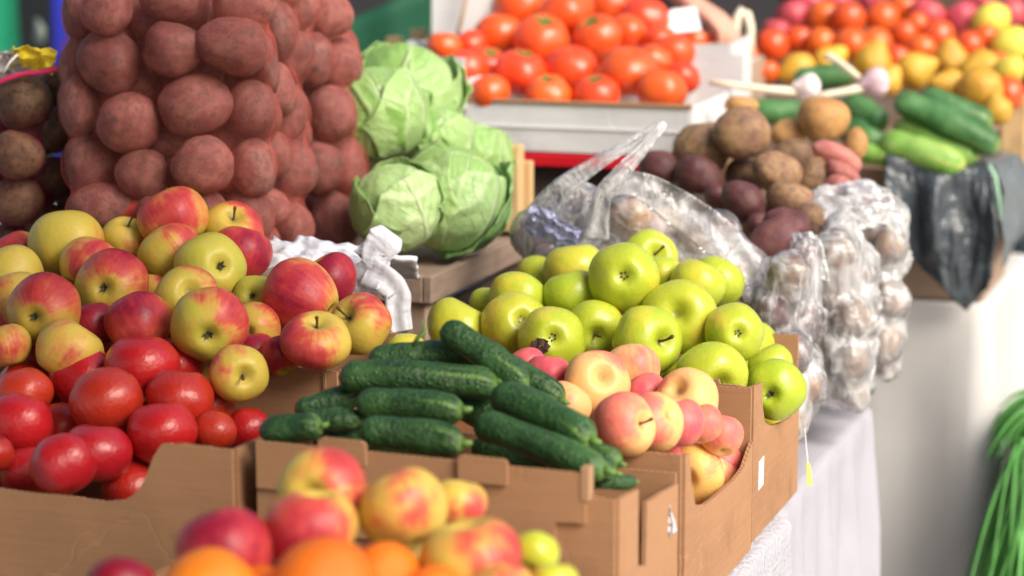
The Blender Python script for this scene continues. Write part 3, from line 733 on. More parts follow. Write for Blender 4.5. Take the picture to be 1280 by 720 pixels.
for x, y, r, l in ((929, 71, 18, 'orange tomato by the basket handle'), (965, 57, 20, 'large orange tomato second from the basket handle'), (939, 92, 15, 'low orange tomato under the one by the basket handle'),
                   (960, 90, 14, 'low orange tomato above the first pear'), (1030, 22, 20, 'orange tomato in the upper row below the dark pink apples'), (1060, 24, 21, 'biggest orange tomato of the upper row'),
                   (998, 50, 17, 'shaded orange tomato in the middle row, near the large one'), (1026, 54, 18, 'orange tomato in the middle row below the upper pair'), (1103, 24, 20, 'oval orange tomato in the upper row, lying on its side'),
                   (1129, 12, 19, 'orange tomato highest in the upper row'), (1063, 56, 20, 'red-orange tomato in the middle of the far heap'), (1094, 57, 21, 'broad orange tomato over the middle pears'),
                   (1130, 43, 17, 'round orange tomato with a glint, below the highest one'), (1172, 46, 20, 'orange tomato below the pale rose apple'), (1120, 74, 17, 'pale orange tomato between pears'),
                   (1152, 62, 17, 'orange tomato behind the round pear'), (1211, 58, 18, 'dark orange tomato at the outer end of the middle row'), (1232, 46, 15, 'orange tomato half behind the lemons'),
                   (1247, 80, 15, 'orange tomato lowest at the outer end'), (1146, 30, 14, 'small orange tomato behind the oval one')):
    o_(x, y, r, 'plum', 'plum_tomato', 'tomato', l)
for x, y, r, l in ((1238, 26, 20, 'yellow lemon beside the peach-pink apple'), (1264, 56, 21, 'yellow lemon at the picture edge'), (1262, 88, 17, 'lower yellow lemon at the picture edge')):
    o_(x, y, r, 'lemon', 'lemon', 'lemon', l, ax=(.8, .5, .2))
for x, y, r, l, ax in ((998, 88, 21, 'long yellow pear lying flat beneath the first tomatoes', (-1, -.3, .2)), (1037, 78, 20, 'brownish yellow pear under the curled garlic stem', (.6, .5, .2)), (1092, 79, 23, 'round golden pear behind the pink garlic', (.2, 1, .2)),
                       (1144, 88, 22, 'yellow pear leaning over the dark cucumber', (1, .4, .2)), (1189, 76, 22, 'round brownish pear under the orange tomatoes', (-.2, 1, .3)), (1228, 86, 22, 'orange-yellow pear lying at the outer slope', (-.9, -.2, .3)),
                       (1225, 112, 26, 'big yellow pear with its dark eye turned out', None), (1186, 108, 20, 'yellow pear behind the end of the dark cucumber', (-1, .2, .3)), (1246, 138, 18, 'lowest yellow pear beside the crate post', (-.3, 1, .3)), (1110, 102, 17, 'small yellow pear right behind the pink garlic', (.5, .8, .2))):
    if ax: o_(x, y, r, 'pear', 'pear', 'pear', l, ax=ax)
    else: o_(x, y, r, 'pear', 'pear', 'pear', l, end=('c', 18, 5), dd=-.03)
O_.relax()
O_.fill([(925, 80), (980, 20), (1270, 0), (1270, 130), (1120, 110), (940, 105)], 34, .028, .06, 'orange tomato deep in the far heap', kind='plum', mk='plum_tomato', name='tomato', cat='tomato', group='small orange tomatoes of the far heap')
heap_out(O_, 'plum', 'tomato', 'plum_tomato', 'tomato', 'small orange tomatoes of the far heap', 101)

# ------------------------------------------------------------------ I: loose potatoes
I_ = Heap(150, 3.60, 300, 3.24)
def p_(x, y, r, mk, label, **k): I_.add(x, y, r, k.pop('dd', 0), label=label, mk=mk, **k)
B_, U_, N2, R2 = 'potato_brown', 'potato_purple', 'potato_tan', 'potato_rose'
p_(928, 168, (38, 33), B_, 'big brown potato on the very top of the loose heap', roll=.3, dd=-.10)
p_(877, 186, (37, 34), B_, 'dark brown potato with earth stains beside the topmost one', roll=.4, dd=-.05)
p_(862, 209, (30, 23), U_, 'purple potato behind another purple one, under the earth-stained potato', dd=.03, roll=.5)
p_(873, 219, (32, 24), U_, 'plum-purple oval potato lying above the clear bag', roll=.5, dd=-.02)
p_(826, 212, (28, 22), U_, 'purple potato at the end of the heap, resting on the bag handle', roll=.4)
p_(931, 223, (27, 26), 'potato_dark', 'muddy dark potato in the gap beneath the topmost one', dd=.03)
p_(972, 217, (33, 27), B_, 'smooth brown potato right below the topmost one', roll=.5, dd=-.04)
p_(992, 196, (27, 22), B_, 'dusty grey-brown potato behind the tan one', roll=.4, dd=.02)
p_(1014, 222, (21, 30), B_, 'tall brown potato next to the pink potatoes', roll=.3)
p_(1032, 230, (17, 28), 'potato_dark', 'thin slice of dark potato against the pink potatoes', roll=.3, dd=.02)
p_(990, 250, (34, 22), B_, 'long brown potato with black spots in the middle of the heap', roll=.3, dd=-.05)
p_(929, 252, (29, 23), U_, 'purple potato with a white glint', roll=.6, dd=-.05)
p_(900, 248, (24, 17), U_, 'flat purplish potato touching the shoulder of the clear bag', roll=.5)
p_(984, 284, (31, 24), U_, 'big wine-purple potato at the lower slope', roll=.4, dd=-.05)
p_(968, 303, (30, 34), U_, 'lowest reddish-purple potato beside the clear bag', roll=.7, dd=-.05)
p_(1010, 273, (21, 21), B_, 'round brown potato behind the wine-purple one', dd=0)
p_(1027, 259, (15, 17), 'potato_purple', 'small dark potato near the white film', dd=.01)
p_(949, 280, (17, 15), U_, 'little purple potato between the bag and the wine-purple one', dd=.0)
p_(1018, 302, (16, 22), 'potato_dark', 'dark potato half under the white film', dd=0)
p_(1028, 150, (34, 31), N2, 'big golden tan potato at the back, just under the white garlic', dd=-.05)
p_(986, 168, (22, 20), N2, 'golden potato behind the topmost brown one', dd=.02)
p_(1070, 181, (16, 21), N2, 'golden potato behind the rose potatoes', dd=.0)
p_(1046, 196, (35, 17), R2, 'long rose-pink potato, uppermost of the pink ones', roll=.5, dd=-.06)
p_(1053, 216, (24, 13), R2, 'second rose-pink potato in the row of pink ones', roll=.5, dd=-.04)
p_(1050, 235, (21, 16), R2, 'third rose-pink potato, plump, touching the white film', roll=.5, dd=-.04)
p_(1076, 247, (12, 9), R2, 'smallest rose-pink potato lying on the white film', roll=.2, dd=-.05)
p_(926, 133, (22, 14), N2, 'tan potato peeping out behind the top of the heap', dd=.04)
I_.relax(tol=.9)
I_.fill([(830, 215), (880, 180), (960, 150), (1040, 200), (1040, 270), (980, 310), (940, 280)], 40, .032, .06, 'brown potato deep in the loose heap, mostly covered', mk=B_)
heap_out(I_, 'potato', 'potato', B_, 'potato', 'loose brown and purple potatoes heaped behind the clear bag', 131)
wl.parent = None; wl.matrix_parent_inverse = Matrix.Identity(4)
tag(wl, 'brown withered leaf stuck beside the eye of a green apple', 'leaf')
# ------------------------------------------------------------------ cucumbers
def cucumber(px0, py0, d0, px1, py1, d1, rpx, label, mk='cucumber', group=None, sag=0.0, seed=0, cat='cucumber', nub=True, name='cucumber'):
    rs = random.Random(seed); A0 = P(px0, py0, d0); B0 = P(px1, py1, d1); L = (B0 - A0).length
    dm = (d0 + d1) / 2; r = rpx * dm / F; A0 = A0 - (B0 - A0).normalized() * r * .6; B0 = B0 + (B0 - A0).normalized() * r * .6
    n, m = 40, 22; ax = (B0 - A0).normalized(); side = ax.cross(Vector((0, 0, 1))).normalized(); upv = side.cross(ax)
    org = (A0 + B0) / 2; off = Vector((rs.uniform(-9, 9), rs.uniform(-9, 9), 0)); vs = []; uv = []
    bend = rs.uniform(-.35, .35) * r
    for i in range(n):
        u = i / (n - 1); e = min(u, 1 - u) * (L + 1.2 * r) / r
        k = math.sqrt(max(0, 1 - (1 - min(e, 1)) ** 2)) if e < 1 else 1.0
        k = max(k, .02) * (1 - .12 * abs(u - .5) * 2) * (1 + .05 * math.sin(u * 9 + off.x))
        if u > .9: k *= 1 - (u - .9) * 1.2
        c = A0.lerp(B0, u) - org + upv * (-sag * (2 * u - 1) ** 2 * r) + side * bend * math.sin(math.pi * u)
        for j in range(m):
            an = 2 * math.pi * j / m
            lob = 1 + .025 * math.cos(3 * an + off.y)
            q = c + (side * math.cos(an) + upv * math.sin(an)) * r * k * lob
            q += (q - c) * (.07 * mn.noise(q * 45 + off) + .03 * mn.noise(q * 150 + off))
            vs.append(q); uv.append((u, j / m))
    fs = [(i * m + j, i * m + (j + 1) % m, (i + 1) * m + (j + 1) % m, (i + 1) * m + j) for i in range(n - 1) for j in range(m)]
    fs += [tuple(range(m))[::-1], tuple((n - 1) * m + j for j in range(m))]
    o = link(name, mesh('cucumber_body', vs, fs, True, uv), M[mk]); o.location = org
    tag(o, label, cat, group)
    if nub:
        v, f = tube([B0 - org - ax * r * .2, B0 - org + ax * r * .22, B0 - org + ax * r * .45 + upv * r * .1], [r * .28, r * .2, r * .12], 8)
        link('stalk', mesh('cucumber_stalk', v, f), M['sprig'], o)
    return o
CG = 'dark cucumbers piled in the middle cardboard box'
for i, (x0, y0, d0, x1, y1, d1, r, l, sg) in enumerate([
    (470, 447, 2.46, 600, 439, 2.455, 19, 'cucumber lying across the top of the pile, just under the slanting topmost one', .2),
    (436, 466, 2.415, 612, 476, 2.40, 22, 'longest cucumber of the pile, lying level in the upper row', .3),
    (562, 414, 2.43, 650, 478, 2.40, 20, 'topmost cucumber, slanting down over the others with its rounded end up', 0),
    (634, 456, 2.455, 697, 496, 2.44, 17, 'cucumber slanting beside the magenta apples', 0),
    (458, 503, 2.365, 568, 511, 2.335, 22, 'thick cucumber in the middle row with a pale stalk', .1),
    (378, 512, 2.42, 450, 490, 2.44, 17, 'cucumber pointing back toward the blushed apples', 0),
    (336, 539, 2.33, 392, 533, 2.31, 20, 'short cucumber with a yellowish tip at the corner nearest the tomatoes', 0),
    (396, 524, 2.375, 446, 524, 2.37, 15, 'small cucumber end between the yellow-tipped one and the bottom ones', 0),
    (462, 538, 2.31, 568, 552, 2.285, 22, 'cucumber with a green tip lying behind the cardboard rim', .1),
    (628, 494, 2.36, 730, 545, 2.30, 25, 'fat warty cucumber sloping down toward the pink apples', .15),
    (606, 528, 2.325, 748, 584, 2.265, 22, 'long cucumber sloping along the cardboard rim toward the box corner', .2),
    (700, 545, 2.355, 768, 576, 2.315, 17, 'bright green cucumber tip beyond the fat warty one', 0),
    (700, 575, 2.30, 762, 590, 2.29, 15, 'striped cucumber end under the bright green tip', 0),
    (748, 602, 2.30, 790, 602, 2.32, 10, 'smallest cucumber end at the box corner', 0)]):
    cucumber(x0, y0, d0, x1, y1, d1, r, l, 'cucumber', CG, sg, i)
for i, (x0, y0, d0, x1, y1, d1, r) in enumerate([(400, 545, 2.40, 560, 560, 2.38, 20), (560, 500, 2.44, 680, 545, 2.40, 22), (440, 500, 2.46, 600, 500, 2.45, 22), (600, 560, 2.38, 740, 600, 2.34, 20)]):
    FILLERS.append(cucumber(x0, y0, d0, x1, y1, d1, r, 'cucumber buried under the others in the cucumber box', 'cucumber', CG, 0, 40 + i))
FG = 'pale and dark cucumbers beside the black bag'
for i, (x0, y0, d0, x1, y1, d1, r, l, mk) in enumerate([
    (1130, 127, 3.90, 1240, 180, 3.86, 20, 'big dark cucumber lying over the pale ones, pointing to the crate post', 'cucumber_far'),
    (1160, 122, 3.97, 1232, 152, 3.95, 17, 'dark cucumber behind the big dark one', 'cucumber_far'),
    (1112, 178, 3.87, 1196, 204, 3.83, 20, 'pale green striped cucumber over the edge of the black bag', 'cucumber_pale'),
    (1128, 158, 3.93, 1216, 198, 3.88, 18, 'yellowish striped cucumber under the big dark one', 'cucumber_pale'),
    (1062, 130, 3.98, 1100, 152, 3.95, 18, 'green cucumber right under the pink garlic', 'cucumber_far'),
    (1058, 158, 3.94, 1096, 178, 3.90, 18, 'green cucumber beside the golden tan potato', 'cucumber_far'),
    (1076, 190, 3.88, 1110, 198, 3.86, 13, 'pale cucumber end behind the rose potatoes', 'cucumber_pale'),
    (880, 132, 4.02, 960, 136, 4.00, 16, 'green cucumber lying under the long garlic stem', 'cucumber_far'),
    (930, 140, 3.98, 1010, 140, 3.97, 16, 'green cucumber behind the loose potatoes, next to the white garlic', 'cucumber_far'),
    (868, 150, 3.96, 905, 150, 3.96, 14, 'cucumber end at the corner of the white tomato box', 'cucumber_far'),
    (1000, 98, 4.06, 1060, 92, 4.06, 15, 'dark cucumber in shade under the pears', 'cucumber_far')]):
    cucumber(x0, y0, d0, x1, y1, d1, r, l, mk, FG, .1, 60 + i, nub=False)
# ------------------------------------------------------------------ garlic
def garlic(px, py, d, rpx, stem, label, mk, tip):
    R = rpx * d / F; me = lathe_fruit('garlic_bulb', int(px), h=.82, top=-.42, bot=.1, wt=.35, wb=.2, taper=-.08, lob=.06, nlob=7, nu=48, nv=28, lump=.02)
    o = link('garlic', me, M[mk]); o.location = P(px, py, d); o.scale = (R, R, R); o.rotation_mode = 'QUATERNION'
    o.rotation_quaternion = axis_quat(cv(*tip), UP)
    tag(o, label, 'garlic', 'garlic bulbs with dry stems')
    pts = [P(*s) for s in stem]; bpy.context.view_layer.update()
    v, f = tube(pts, [.0075 - .0022 * i / (len(pts) - 1) for i in range(len(pts))], 10)
    s = link('stem', mesh('garlic_stem', v, f), M['garlic_stem'], o); s.matrix_parent_inverse = Matrix.LocRotScale(o.location, o.rotation_quaternion, o.scale).inverted()
garlic(1095, 103, 3.86, 19, [(1083, 108, 3.86), (1060, 114, 3.86), (1035, 118, 3.86), (1020, 120, 3.86)], 'pink-striped garlic bulb lying on the far cucumbers', 'garlic_pink', (-1, -.15, .2))
garlic(1010, 110, 3.84, 18, [(998, 115, 3.84), (960, 112, 3.84), (920, 107, 3.84), (886, 102, 3.84)], 'white garlic bulb with a long stem, above the golden tan potato', 'garlic', (-1, .15, .2))
v, f = tube([P(1074, 98, 3.9), P(1060, 86, 3.9), P(1046, 76, 3.92), (P(1036, 70, 3.93)), P(1030, 72, 3.93)], [.006, .006, .006, .0075, .004], 10)
tag(link('garlic_stalk', mesh('garlic_stalk', v, f), M['garlic_stem']), 'cut dry garlic stalk leaning up against the pears', 'garlic stalk')
# ------------------------------------------------------------------ cartons
TH = .0045
def panel(name, pts2, face, mat, parent, t=TH):
    """outline in the plane of a wall: face 'front' (x,z at y), 'right' (y,z at x) ... pushed inwards"""
    kind, pos = face; bm = bmesh.new()
    if kind == 'front': p3 = [(x, pos, z) for x, z in pts2]; tv = (0, t, 0)
    elif kind == 'back': p3 = [(x, pos, z) for x, z in pts2]; tv = (0, -t, 0)
    elif kind == 'right': p3 = [(pos, y, z) for y, z in pts2]; tv = (-t, 0, 0)
    elif kind == 'left': p3 = [(pos, y, z) for y, z in pts2]; tv = (t, 0, 0)
    else: p3 = [(x, y, pos) for x, y in pts2]; tv = (0, 0, t)
    org = parent.location if parent is not None else Vector()
    p3 = [Vector(p) - org for p in p3]
    prism(bm, p3, tv)
    return link(name, bm_mesh(name, bm), mat, parent)
def arc(a0, a1, zc, zl, z0, n=7):
    """hand-hole cutout: from (a0,z0) down to zl and up to (a1,z0)"""
    return []
def carton(label, x0, x1, y0, y1, z0, front, right, back_z, left_z, mat, floor=.1, group=None, name='cardboard_box', cat='cardboard box'):
    o = empty(name, ((x0 + x1) / 2, (y0 + y1) / 2, z0)); tag(o, label, cat, group)
    panel('front_panel', [(x0, z0)] + front[::1] + [(x1 - .003, z0)], ('front', y0), mat, o)
    panel('side_panel', [(y0 + TH + .0015, z0)] + right + [(y1 - TH, z0)], ('right', x1), mat, o)
    panel('side_panel', [(y0 + TH + .0015, z0), (y0 + TH + .0015, left_z), (y1 - TH, left_z), (y1 - TH, z0)], ('left', x0), mat, o)
    panel('back_panel', [(x0, z0), (x0, back_z), (x1 - .003, back_z), (x1 - .003, z0)], ('back', y1), mat, o)
    panel('bottom', [(x0 + TH, y0 + TH), (x1 - TH, y0 + TH), (x1 - TH, y1 - TH), (x0 + TH, y1 - TH)], ('up', z0 + floor), mat, o)
    return o
ZT = .765
CB = M['cardboard']
def wob(pts, amp=.0012, n=6, seed=1):
    """ragged cut edge: extra points along the top outline"""
    rs = random.Random(seed); out = []
    for (a, z), (b2, z2) in zip(pts, pts[1:]):
        for k in range(n):
            q = k / n; out.append((a + (b2 - a) * q, z + (z2 - z) * q + (rs.uniform(-amp, amp) if k else 0)))
    return out + [pts[-1]]
# cucumber box
cb = carton('low brown cardboard box with folded tabs holding the cucumbers', -.957, -.597, 2.052, 2.272, ZT,
    wob([(-.957, .981), (-.63, .976), (-.622, .958), (-.600, .957)], .0006), wob([(2.058, .957), (2.122, .950), (2.124, .875), (2.150, .868), (2.152, .93), (2.2675, .92)], .0006), .93, .97, CB, .09)
panel('front_flap', wob([(-.955, .94), (-.955, .986), (-.632, .981), (-.626, .972), (-.626, .934), (-.655, .933), (-.655, .90), (-.92, .90), (-.92, .94)], .0004), ('front', 2.047), CB, cb, .004)
panel('tab', [(-.888, .972), (-.888, .9935), (-.884, .996), (-.844, .995), (-.840, .992), (-.840, .972)], ('front', 2.0415), CB, cb, .0045)
panel('tab', [(-.748, .965), (-.748, .988), (-.744, .990), (-.704, .989), (-.700, .987), (-.700, .965)], ('front', 2.0415), CB, cb, .0045)
bm = bmesh.new(); box_bm(bm, (-.631, 2.046, .955), (-.622, 2.060, .987), .001); w = link('folded_edge', bm_mesh('folded_edge', bm), M['cardboard_edge'], cb); w.matrix_parent_inverse = Matrix.Translation(cb.location).inverted()
# pink apple box
carton('cardboard box with a scooped side holding the peach and pink apples', -.957, -.595, 2.282, 2.590, ZT,
    wob([(-.957, .95), (-.66, .95), (-.655, .945), (-.5985, .945)], .0008, seed=3),
    wob([(2.288, .945), (2.305, .942), (2.312, .912), (2.33, .882), (2.37, .872), (2.44, .868), (2.50, .866), (2.545, .870), (2.5855, .89)], .0005, 4, 4), .95, .95, CB, .07)
# green apple box
gb = carton('tall cardboard box with a handle slot holding the green apples', -1.02, -.600, 2.603, 2.860, ZT,
    wob([(-1.02, .951), (-.66, .950), (-.658, .954), (-.640, .954), (-.638, .949), (-.6035, .948)], .0008, seed=6),
    wob([(2.609, .948), (2.650, .944), (2.655, .915), (2.668, .893), (2.70, .882), (2.75, .874), (2.80, .868), (2.8555, .872)], .0005, 4, 7), .96, .96, CB, .07)
bm = bmesh.new(); box_bm(bm, (-.650, 2.5995, .868), (-.640, 2.6035, .922), .001); w = link('slot_shade', bm_mesh('slot_shade', bm), M['wood_shade'], gb); w.matrix_parent_inverse = Matrix.Translation(gb.location).inverted()  # no opening is cut; a dark block gives the slot its shade
bm = bmesh.new(); box_bm(bm, (-.6395, 2.599, .868), (-.6355, 2.6035, .924), .001); box_bm(bm, (-.652, 2.599, .9225), (-.6355, 2.6035, .926), .001); w = link('slot_rim', bm_mesh('slot_rim', bm), M['cardboard_edge'], gb); w.matrix_parent_inverse = Matrix.Translation(gb.location).inverted()
bm = bmesh.new(); prism(bm, [(-.5998, 2.638, .853), (-.5998, 2.662, .855), (-.5998, 2.660, .822), (-.5998, 2.637, .820)], (.001, 0, 0)); w = link('tape', bm_mesh('tape', bm), M['white_tape'], gb); w.matrix_parent_inverse = Matrix.Translation(gb.location).inverted()
# tomato box with the big cut-out
carton('brown cardboard box with a deep curved cutout holding the near tomatoes', -1.42, -.977, 2.046, 2.30, ZT,
    wob([(-1.42, .918), (-1.155, .914), (-1.12, .912), (-1.098, .915), (-1.082, .925), (-1.072, .942), (-1.064, .962), (-1.055, .975), (-1.03, .977), (-.980, .975)], .0006, seed=9),
    wob([(2.052, .975), (2.12, .972), (2.2955, .95)], .0006, seed=5), .94, .93, CB, .07)
# blushed apple box
ab = carton('cardboard box with a sunken front edge holding the blushed apples', -1.62, -1.004, 2.368, 2.62, ZT,
    wob([(-1.62, .98), (-1.452, .98), (-1.447, .972), (-1.440, .950), (-1.42, .938), (-1.25, .934), (-1.17, .936), (-1.150, .942), (-1.135, .955), (-1.118, .974), (-1.105, .984), (-1.06, .987), (-1.007, .985)], .0008, seed=12),
    wob([(2.374, .985), (2.42, .98), (2.6155, .96)], .0006, seed=15), .98, .97, CB, .09)
bm = bmesh.new(); box_bm(bm, (-1.0225, 2.3655, .79), (-1.0195, 2.3685, .984), 0); w = link('seam', bm_mesh('seam', bm), M['cardboard_dark'], ab); w.matrix_parent_inverse = Matrix.Translation(ab.location).inverted()
# nearest box, its rim just under the picture
carton('cardboard box holding the nearest apples and oranges', -1.02, -.58, 1.69, 1.985, ZT, [(-1.02, .875), (-.583, .875)], [(1.696, .875), (1.9805, .875)], .88, .875, CB, .07)
# white boxes of the far tomatoes
xl, xr = P(570, 130, 3.7).x, P(872, 130, 3.66).x
wb_ = carton('white cardboard box with a brown rim holding the far tomatoes', xl, xr, 3.51, 3.86, 1.092, [(xl, 1.166), (xr - .003, 1.168)], [(3.516, 1.168), (3.855, 1.17)], 1.22, 1.20, M['white_card'], .03)
bm = bmesh.new(); box_bm(bm, (xl - .002, 3.5065, 1.165), (xr + .001, 3.5165, 1.171), .001)
w = link('rim', bm_mesh('rim', bm), M['cardboard'], wb_); w.matrix_parent_inverse = Matrix.Translation(wb_.location).inverted()
bm = bmesh.new(); box_bm(bm, (xl - .002, 3.5075, 1.128), (xr + .001, 3.5135, 1.130), 0)
w = link('fold_line', bm_mesh('fold_line', bm), M['white_tape'], wb_); w.matrix_parent_inverse = Matrix.Translation(wb_.location).inverted()
panel('corner_flap', [(xl - .045, 1.155), (xl - .043, 1.232), (xl + .000, 1.233), (xl + .002, 1.155)], ('front', 3.505), M['white_card'], wb_)
# ribbed stand with a red lip below it
st = empty('display_stand', ((xl + xr) / 2, 3.7, 0)); tag(st, 'wooden stand with a red lip and shadow-dark board under the white tomato box', 'stand')
bm = bmesh.new(); box_bm(bm, (xl + .02, 3.505, 1.069), (xr + .02, 3.9, 1.0885), .002); w = link('lip', bm_mesh('lip', bm), M['red_paint'], st); w.matrix_parent_inverse = Matrix.Translation(st.location).inverted()
bm = bmesh.new(); box_bm(bm, (xl + .02, 3.54, .0), (xr, 3.88, 1.066), .003); w = link('board', bm_mesh('board', bm), M['wood_shade'], st); w.matrix_parent_inverse = Matrix.Translation(st.location).inverted()  # shadow under the box put into the board's dark colour
# white board behind, with a cord
q0, q1, q2, q3 = P(538, 66, 4.02), P(622, 66, 4.0), P(622, -30, 4.0), P(540, -30, 4.02)
wbd = empty('white_box', q0); tag(wbd, 'white cardboard box standing on edge behind the far tomatoes, tied with a brown cord', 'box')
bm = bmesh.new(); prism(bm, [q - q0 for q in (q0 + Vector((0, 0, -.16)), q1 + Vector((0, 0, -.16)), q2, q3)], (-.05, .16, 0)); link('board', bm_mesh('board', bm), M['white_card'], wbd)
v, f = tube([P(588, -32, 3.985) - q0, P(578, 20, 3.985) - q0, P(566, 66, 3.99) - q0], [.004] * 3, 8); link('cord', mesh('cord', v, f), M['cord'], wbd)
# second white box with price card
xa, xb = P(838, 60, 4.0).x, P(914, 60, 4.0).x; yb = P(880, 60, 4.02).y; zt_ = P(880, 57, 4.02).z
carton('small white box behind the far tomatoes where a hand is reaching', xa - .06, xb, yb, yb + .16, zt_ - .15, [(xa - .06, zt_), (xb - .003, zt_ + .004)], [(yb + .006, zt_ + .004), (yb + .155, zt_ + .01)], zt_ + .01, zt_, M['white_card'], .10)
S2 = Heap(40, 4.12, 60, 4.06)
for x, y, r, l in ((846, 50, 16, 'tomato in the small white box under the price card'), (870, 52, 17, 'tomato in the small white box beside the reaching fingers'), (890, 54, 14, 'tomato in the small white box at its outer corner')): S2.add(x, y, r, label=l)
S2.relax(); heap_out(S2, 'tomato', 'tomato', 'tomato_far', 'tomato', 'tomatoes in the small white box', 5)
bm = bmesh.new(); prism(bm, [P(832, 42, 4.0), P(838, 12, 4.03), P(870, 8, 4.03), P(877, 38, 4.0)], FW * .003)
tag(link('price_card', bm_mesh('price_card', bm), M['white_tape']), 'blank white card standing between the far tomatoes and the hand', 'card')
# ------------------------------------------------------------------ wooden crates
def crate(label, x0, x1, y0, y1, z0, z1, slats=3, group=None, post=.03):
    o = empty('wooden_crate', ((x0 + x1) / 2, (y0 + y1) / 2, z0)); tag(o, label, 'crate', group)
    inv = Matrix.Translation(o.location).inverted()
    for x in (x0 + .012, x1 - post - .012):
        for y in (y0 + .012, y1 - post - .012):
            bm = bmesh.new(); box_bm(bm, (x, y, z0), (x + post, y + post, z1 - .012), .002); w = link('post', bm_mesh('post', bm), M['wood_z'], o); w.matrix_parent_inverse = inv
    h = z1 - z0
    for k in range(slats):
        zz1 = z1 - .002 - k * h / slats; zz0 = zz1 - .036
        for nm, lo, hi in (('slat', (x1 - .012, y0, zz0), (x1, y1, zz1)), ('slat', (x0, y0, zz0), (x0 + .012, y1, zz1)), ('slat', (x0 + .013, y0, zz0), (x1 - .013, y0 + .011, zz1)), ('slat', (x0 + .013, y1 - .011, zz0), (x1 - .013, y1, zz1))):
            bm = bmesh.new(); box_bm(bm, lo, hi, .0015); w = link(nm, bm_mesh(nm, bm), M['wood_y'], o); w.matrix_parent_inverse = inv
    bm = bmesh.new(); box_bm(bm, (x0 + .014, y0 + .013, z1 - .022), (x1 - .014, y1 - .013, z1 - .010), .001); w = link('board', bm_mesh('board', bm), M['wood_y'], o); w.matrix_parent_inverse = inv
    return o
CZ = 1.0
crb = crate('weathered slatted crate carrying the cabbages', -1.62, -1.098, 2.90, 3.34, ZT, CZ, 2)
inv = Matrix.Translation(crb.location).inverted()
bm = bmesh.new(); box_bm(bm, (-1.45, 3.325, CZ - .002), (-1.102, 3.337, 1.100), .002); w = link('back_board', bm_mesh('back_board', bm), M['ply'], crb); w.matrix_parent_inverse = inv
bm = bmesh.new(); box_bm(bm, (-1.148, 3.298, CZ - .002), (-1.112, 3.323, 1.125), .002); w = link('corner_block', bm_mesh('corner_block', bm), M['ply'], crb); w.matrix_parent_inverse = inv
bm = bmesh.new(); box_bm(bm, (-1.118, 2.915, ZT + .01), (-1.112, 3.325, CZ - .05), .001); w = link('inner_shade', bm_mesh('inner_shade', bm), M['wood_shade'], crb); w.matrix_parent_inverse = inv  # dark sheet stands in for the shade inside the crate
crate('slatted crate under the first sacks of potatoes', -1.78, -1.19, 2.64, 2.885, ZT, CZ + .03, 2)
crate('slatted crate under the muddy potatoes', -2.25, -1.80, 2.70, 3.1, ZT, CZ - .06, 2)
crate('low crate that lifts the loose potatoes', -1.0, -.70, 3.06, 3.36, ZT, .99, 2)
crf = crate('crate carrying the far mixed heap', -1.25, -.585, 4.16, 4.75, .835, 1.075, 2)
inv = Matrix.Translation(crf.location).inverted()
pa = P(1266, 170, 4.2)
bm = bmesh.new(); box_bm(bm, (pa.x - .022, pa.y, .99), (pa.x + .022, pa.y + .03, P(1266, 118, 4.2).z), .003); w = link('corner_post', bm_mesh('corner_post', bm), M['ply'], crf); w.matrix_parent_inverse = inv
# two pale posts of a crate behind the cabbages
for (x, y, l) in ((493, 46, 'short pale crate post behind the topmost cabbage'), (523, 36, 'taller pale crate post next to the white box on edge')):
    q = P(x, y, 4.2); bm = bmesh.new(); box_bm(bm, (q.x - .012, q.y - .012, .5), (q.x + .012, q.y + .012, q.z), .002)
    tag(link('crate_post', bm_mesh('crate_post', bm), M['ply']), l, 'post')
# cardboard box under the black bag and its cucumbers
xk = P(1236, 220, 3.88).x
carton('cardboard box half covered by the black plastic bag', -1.30, xk, 3.862, 4.14, .835, [(-1.30, 1.03), (xk - .003, 1.045)], [(3.868, 1.045), (4.135, 1.045)], 1.04, 1.03, M['cardboard_grey'], .10)
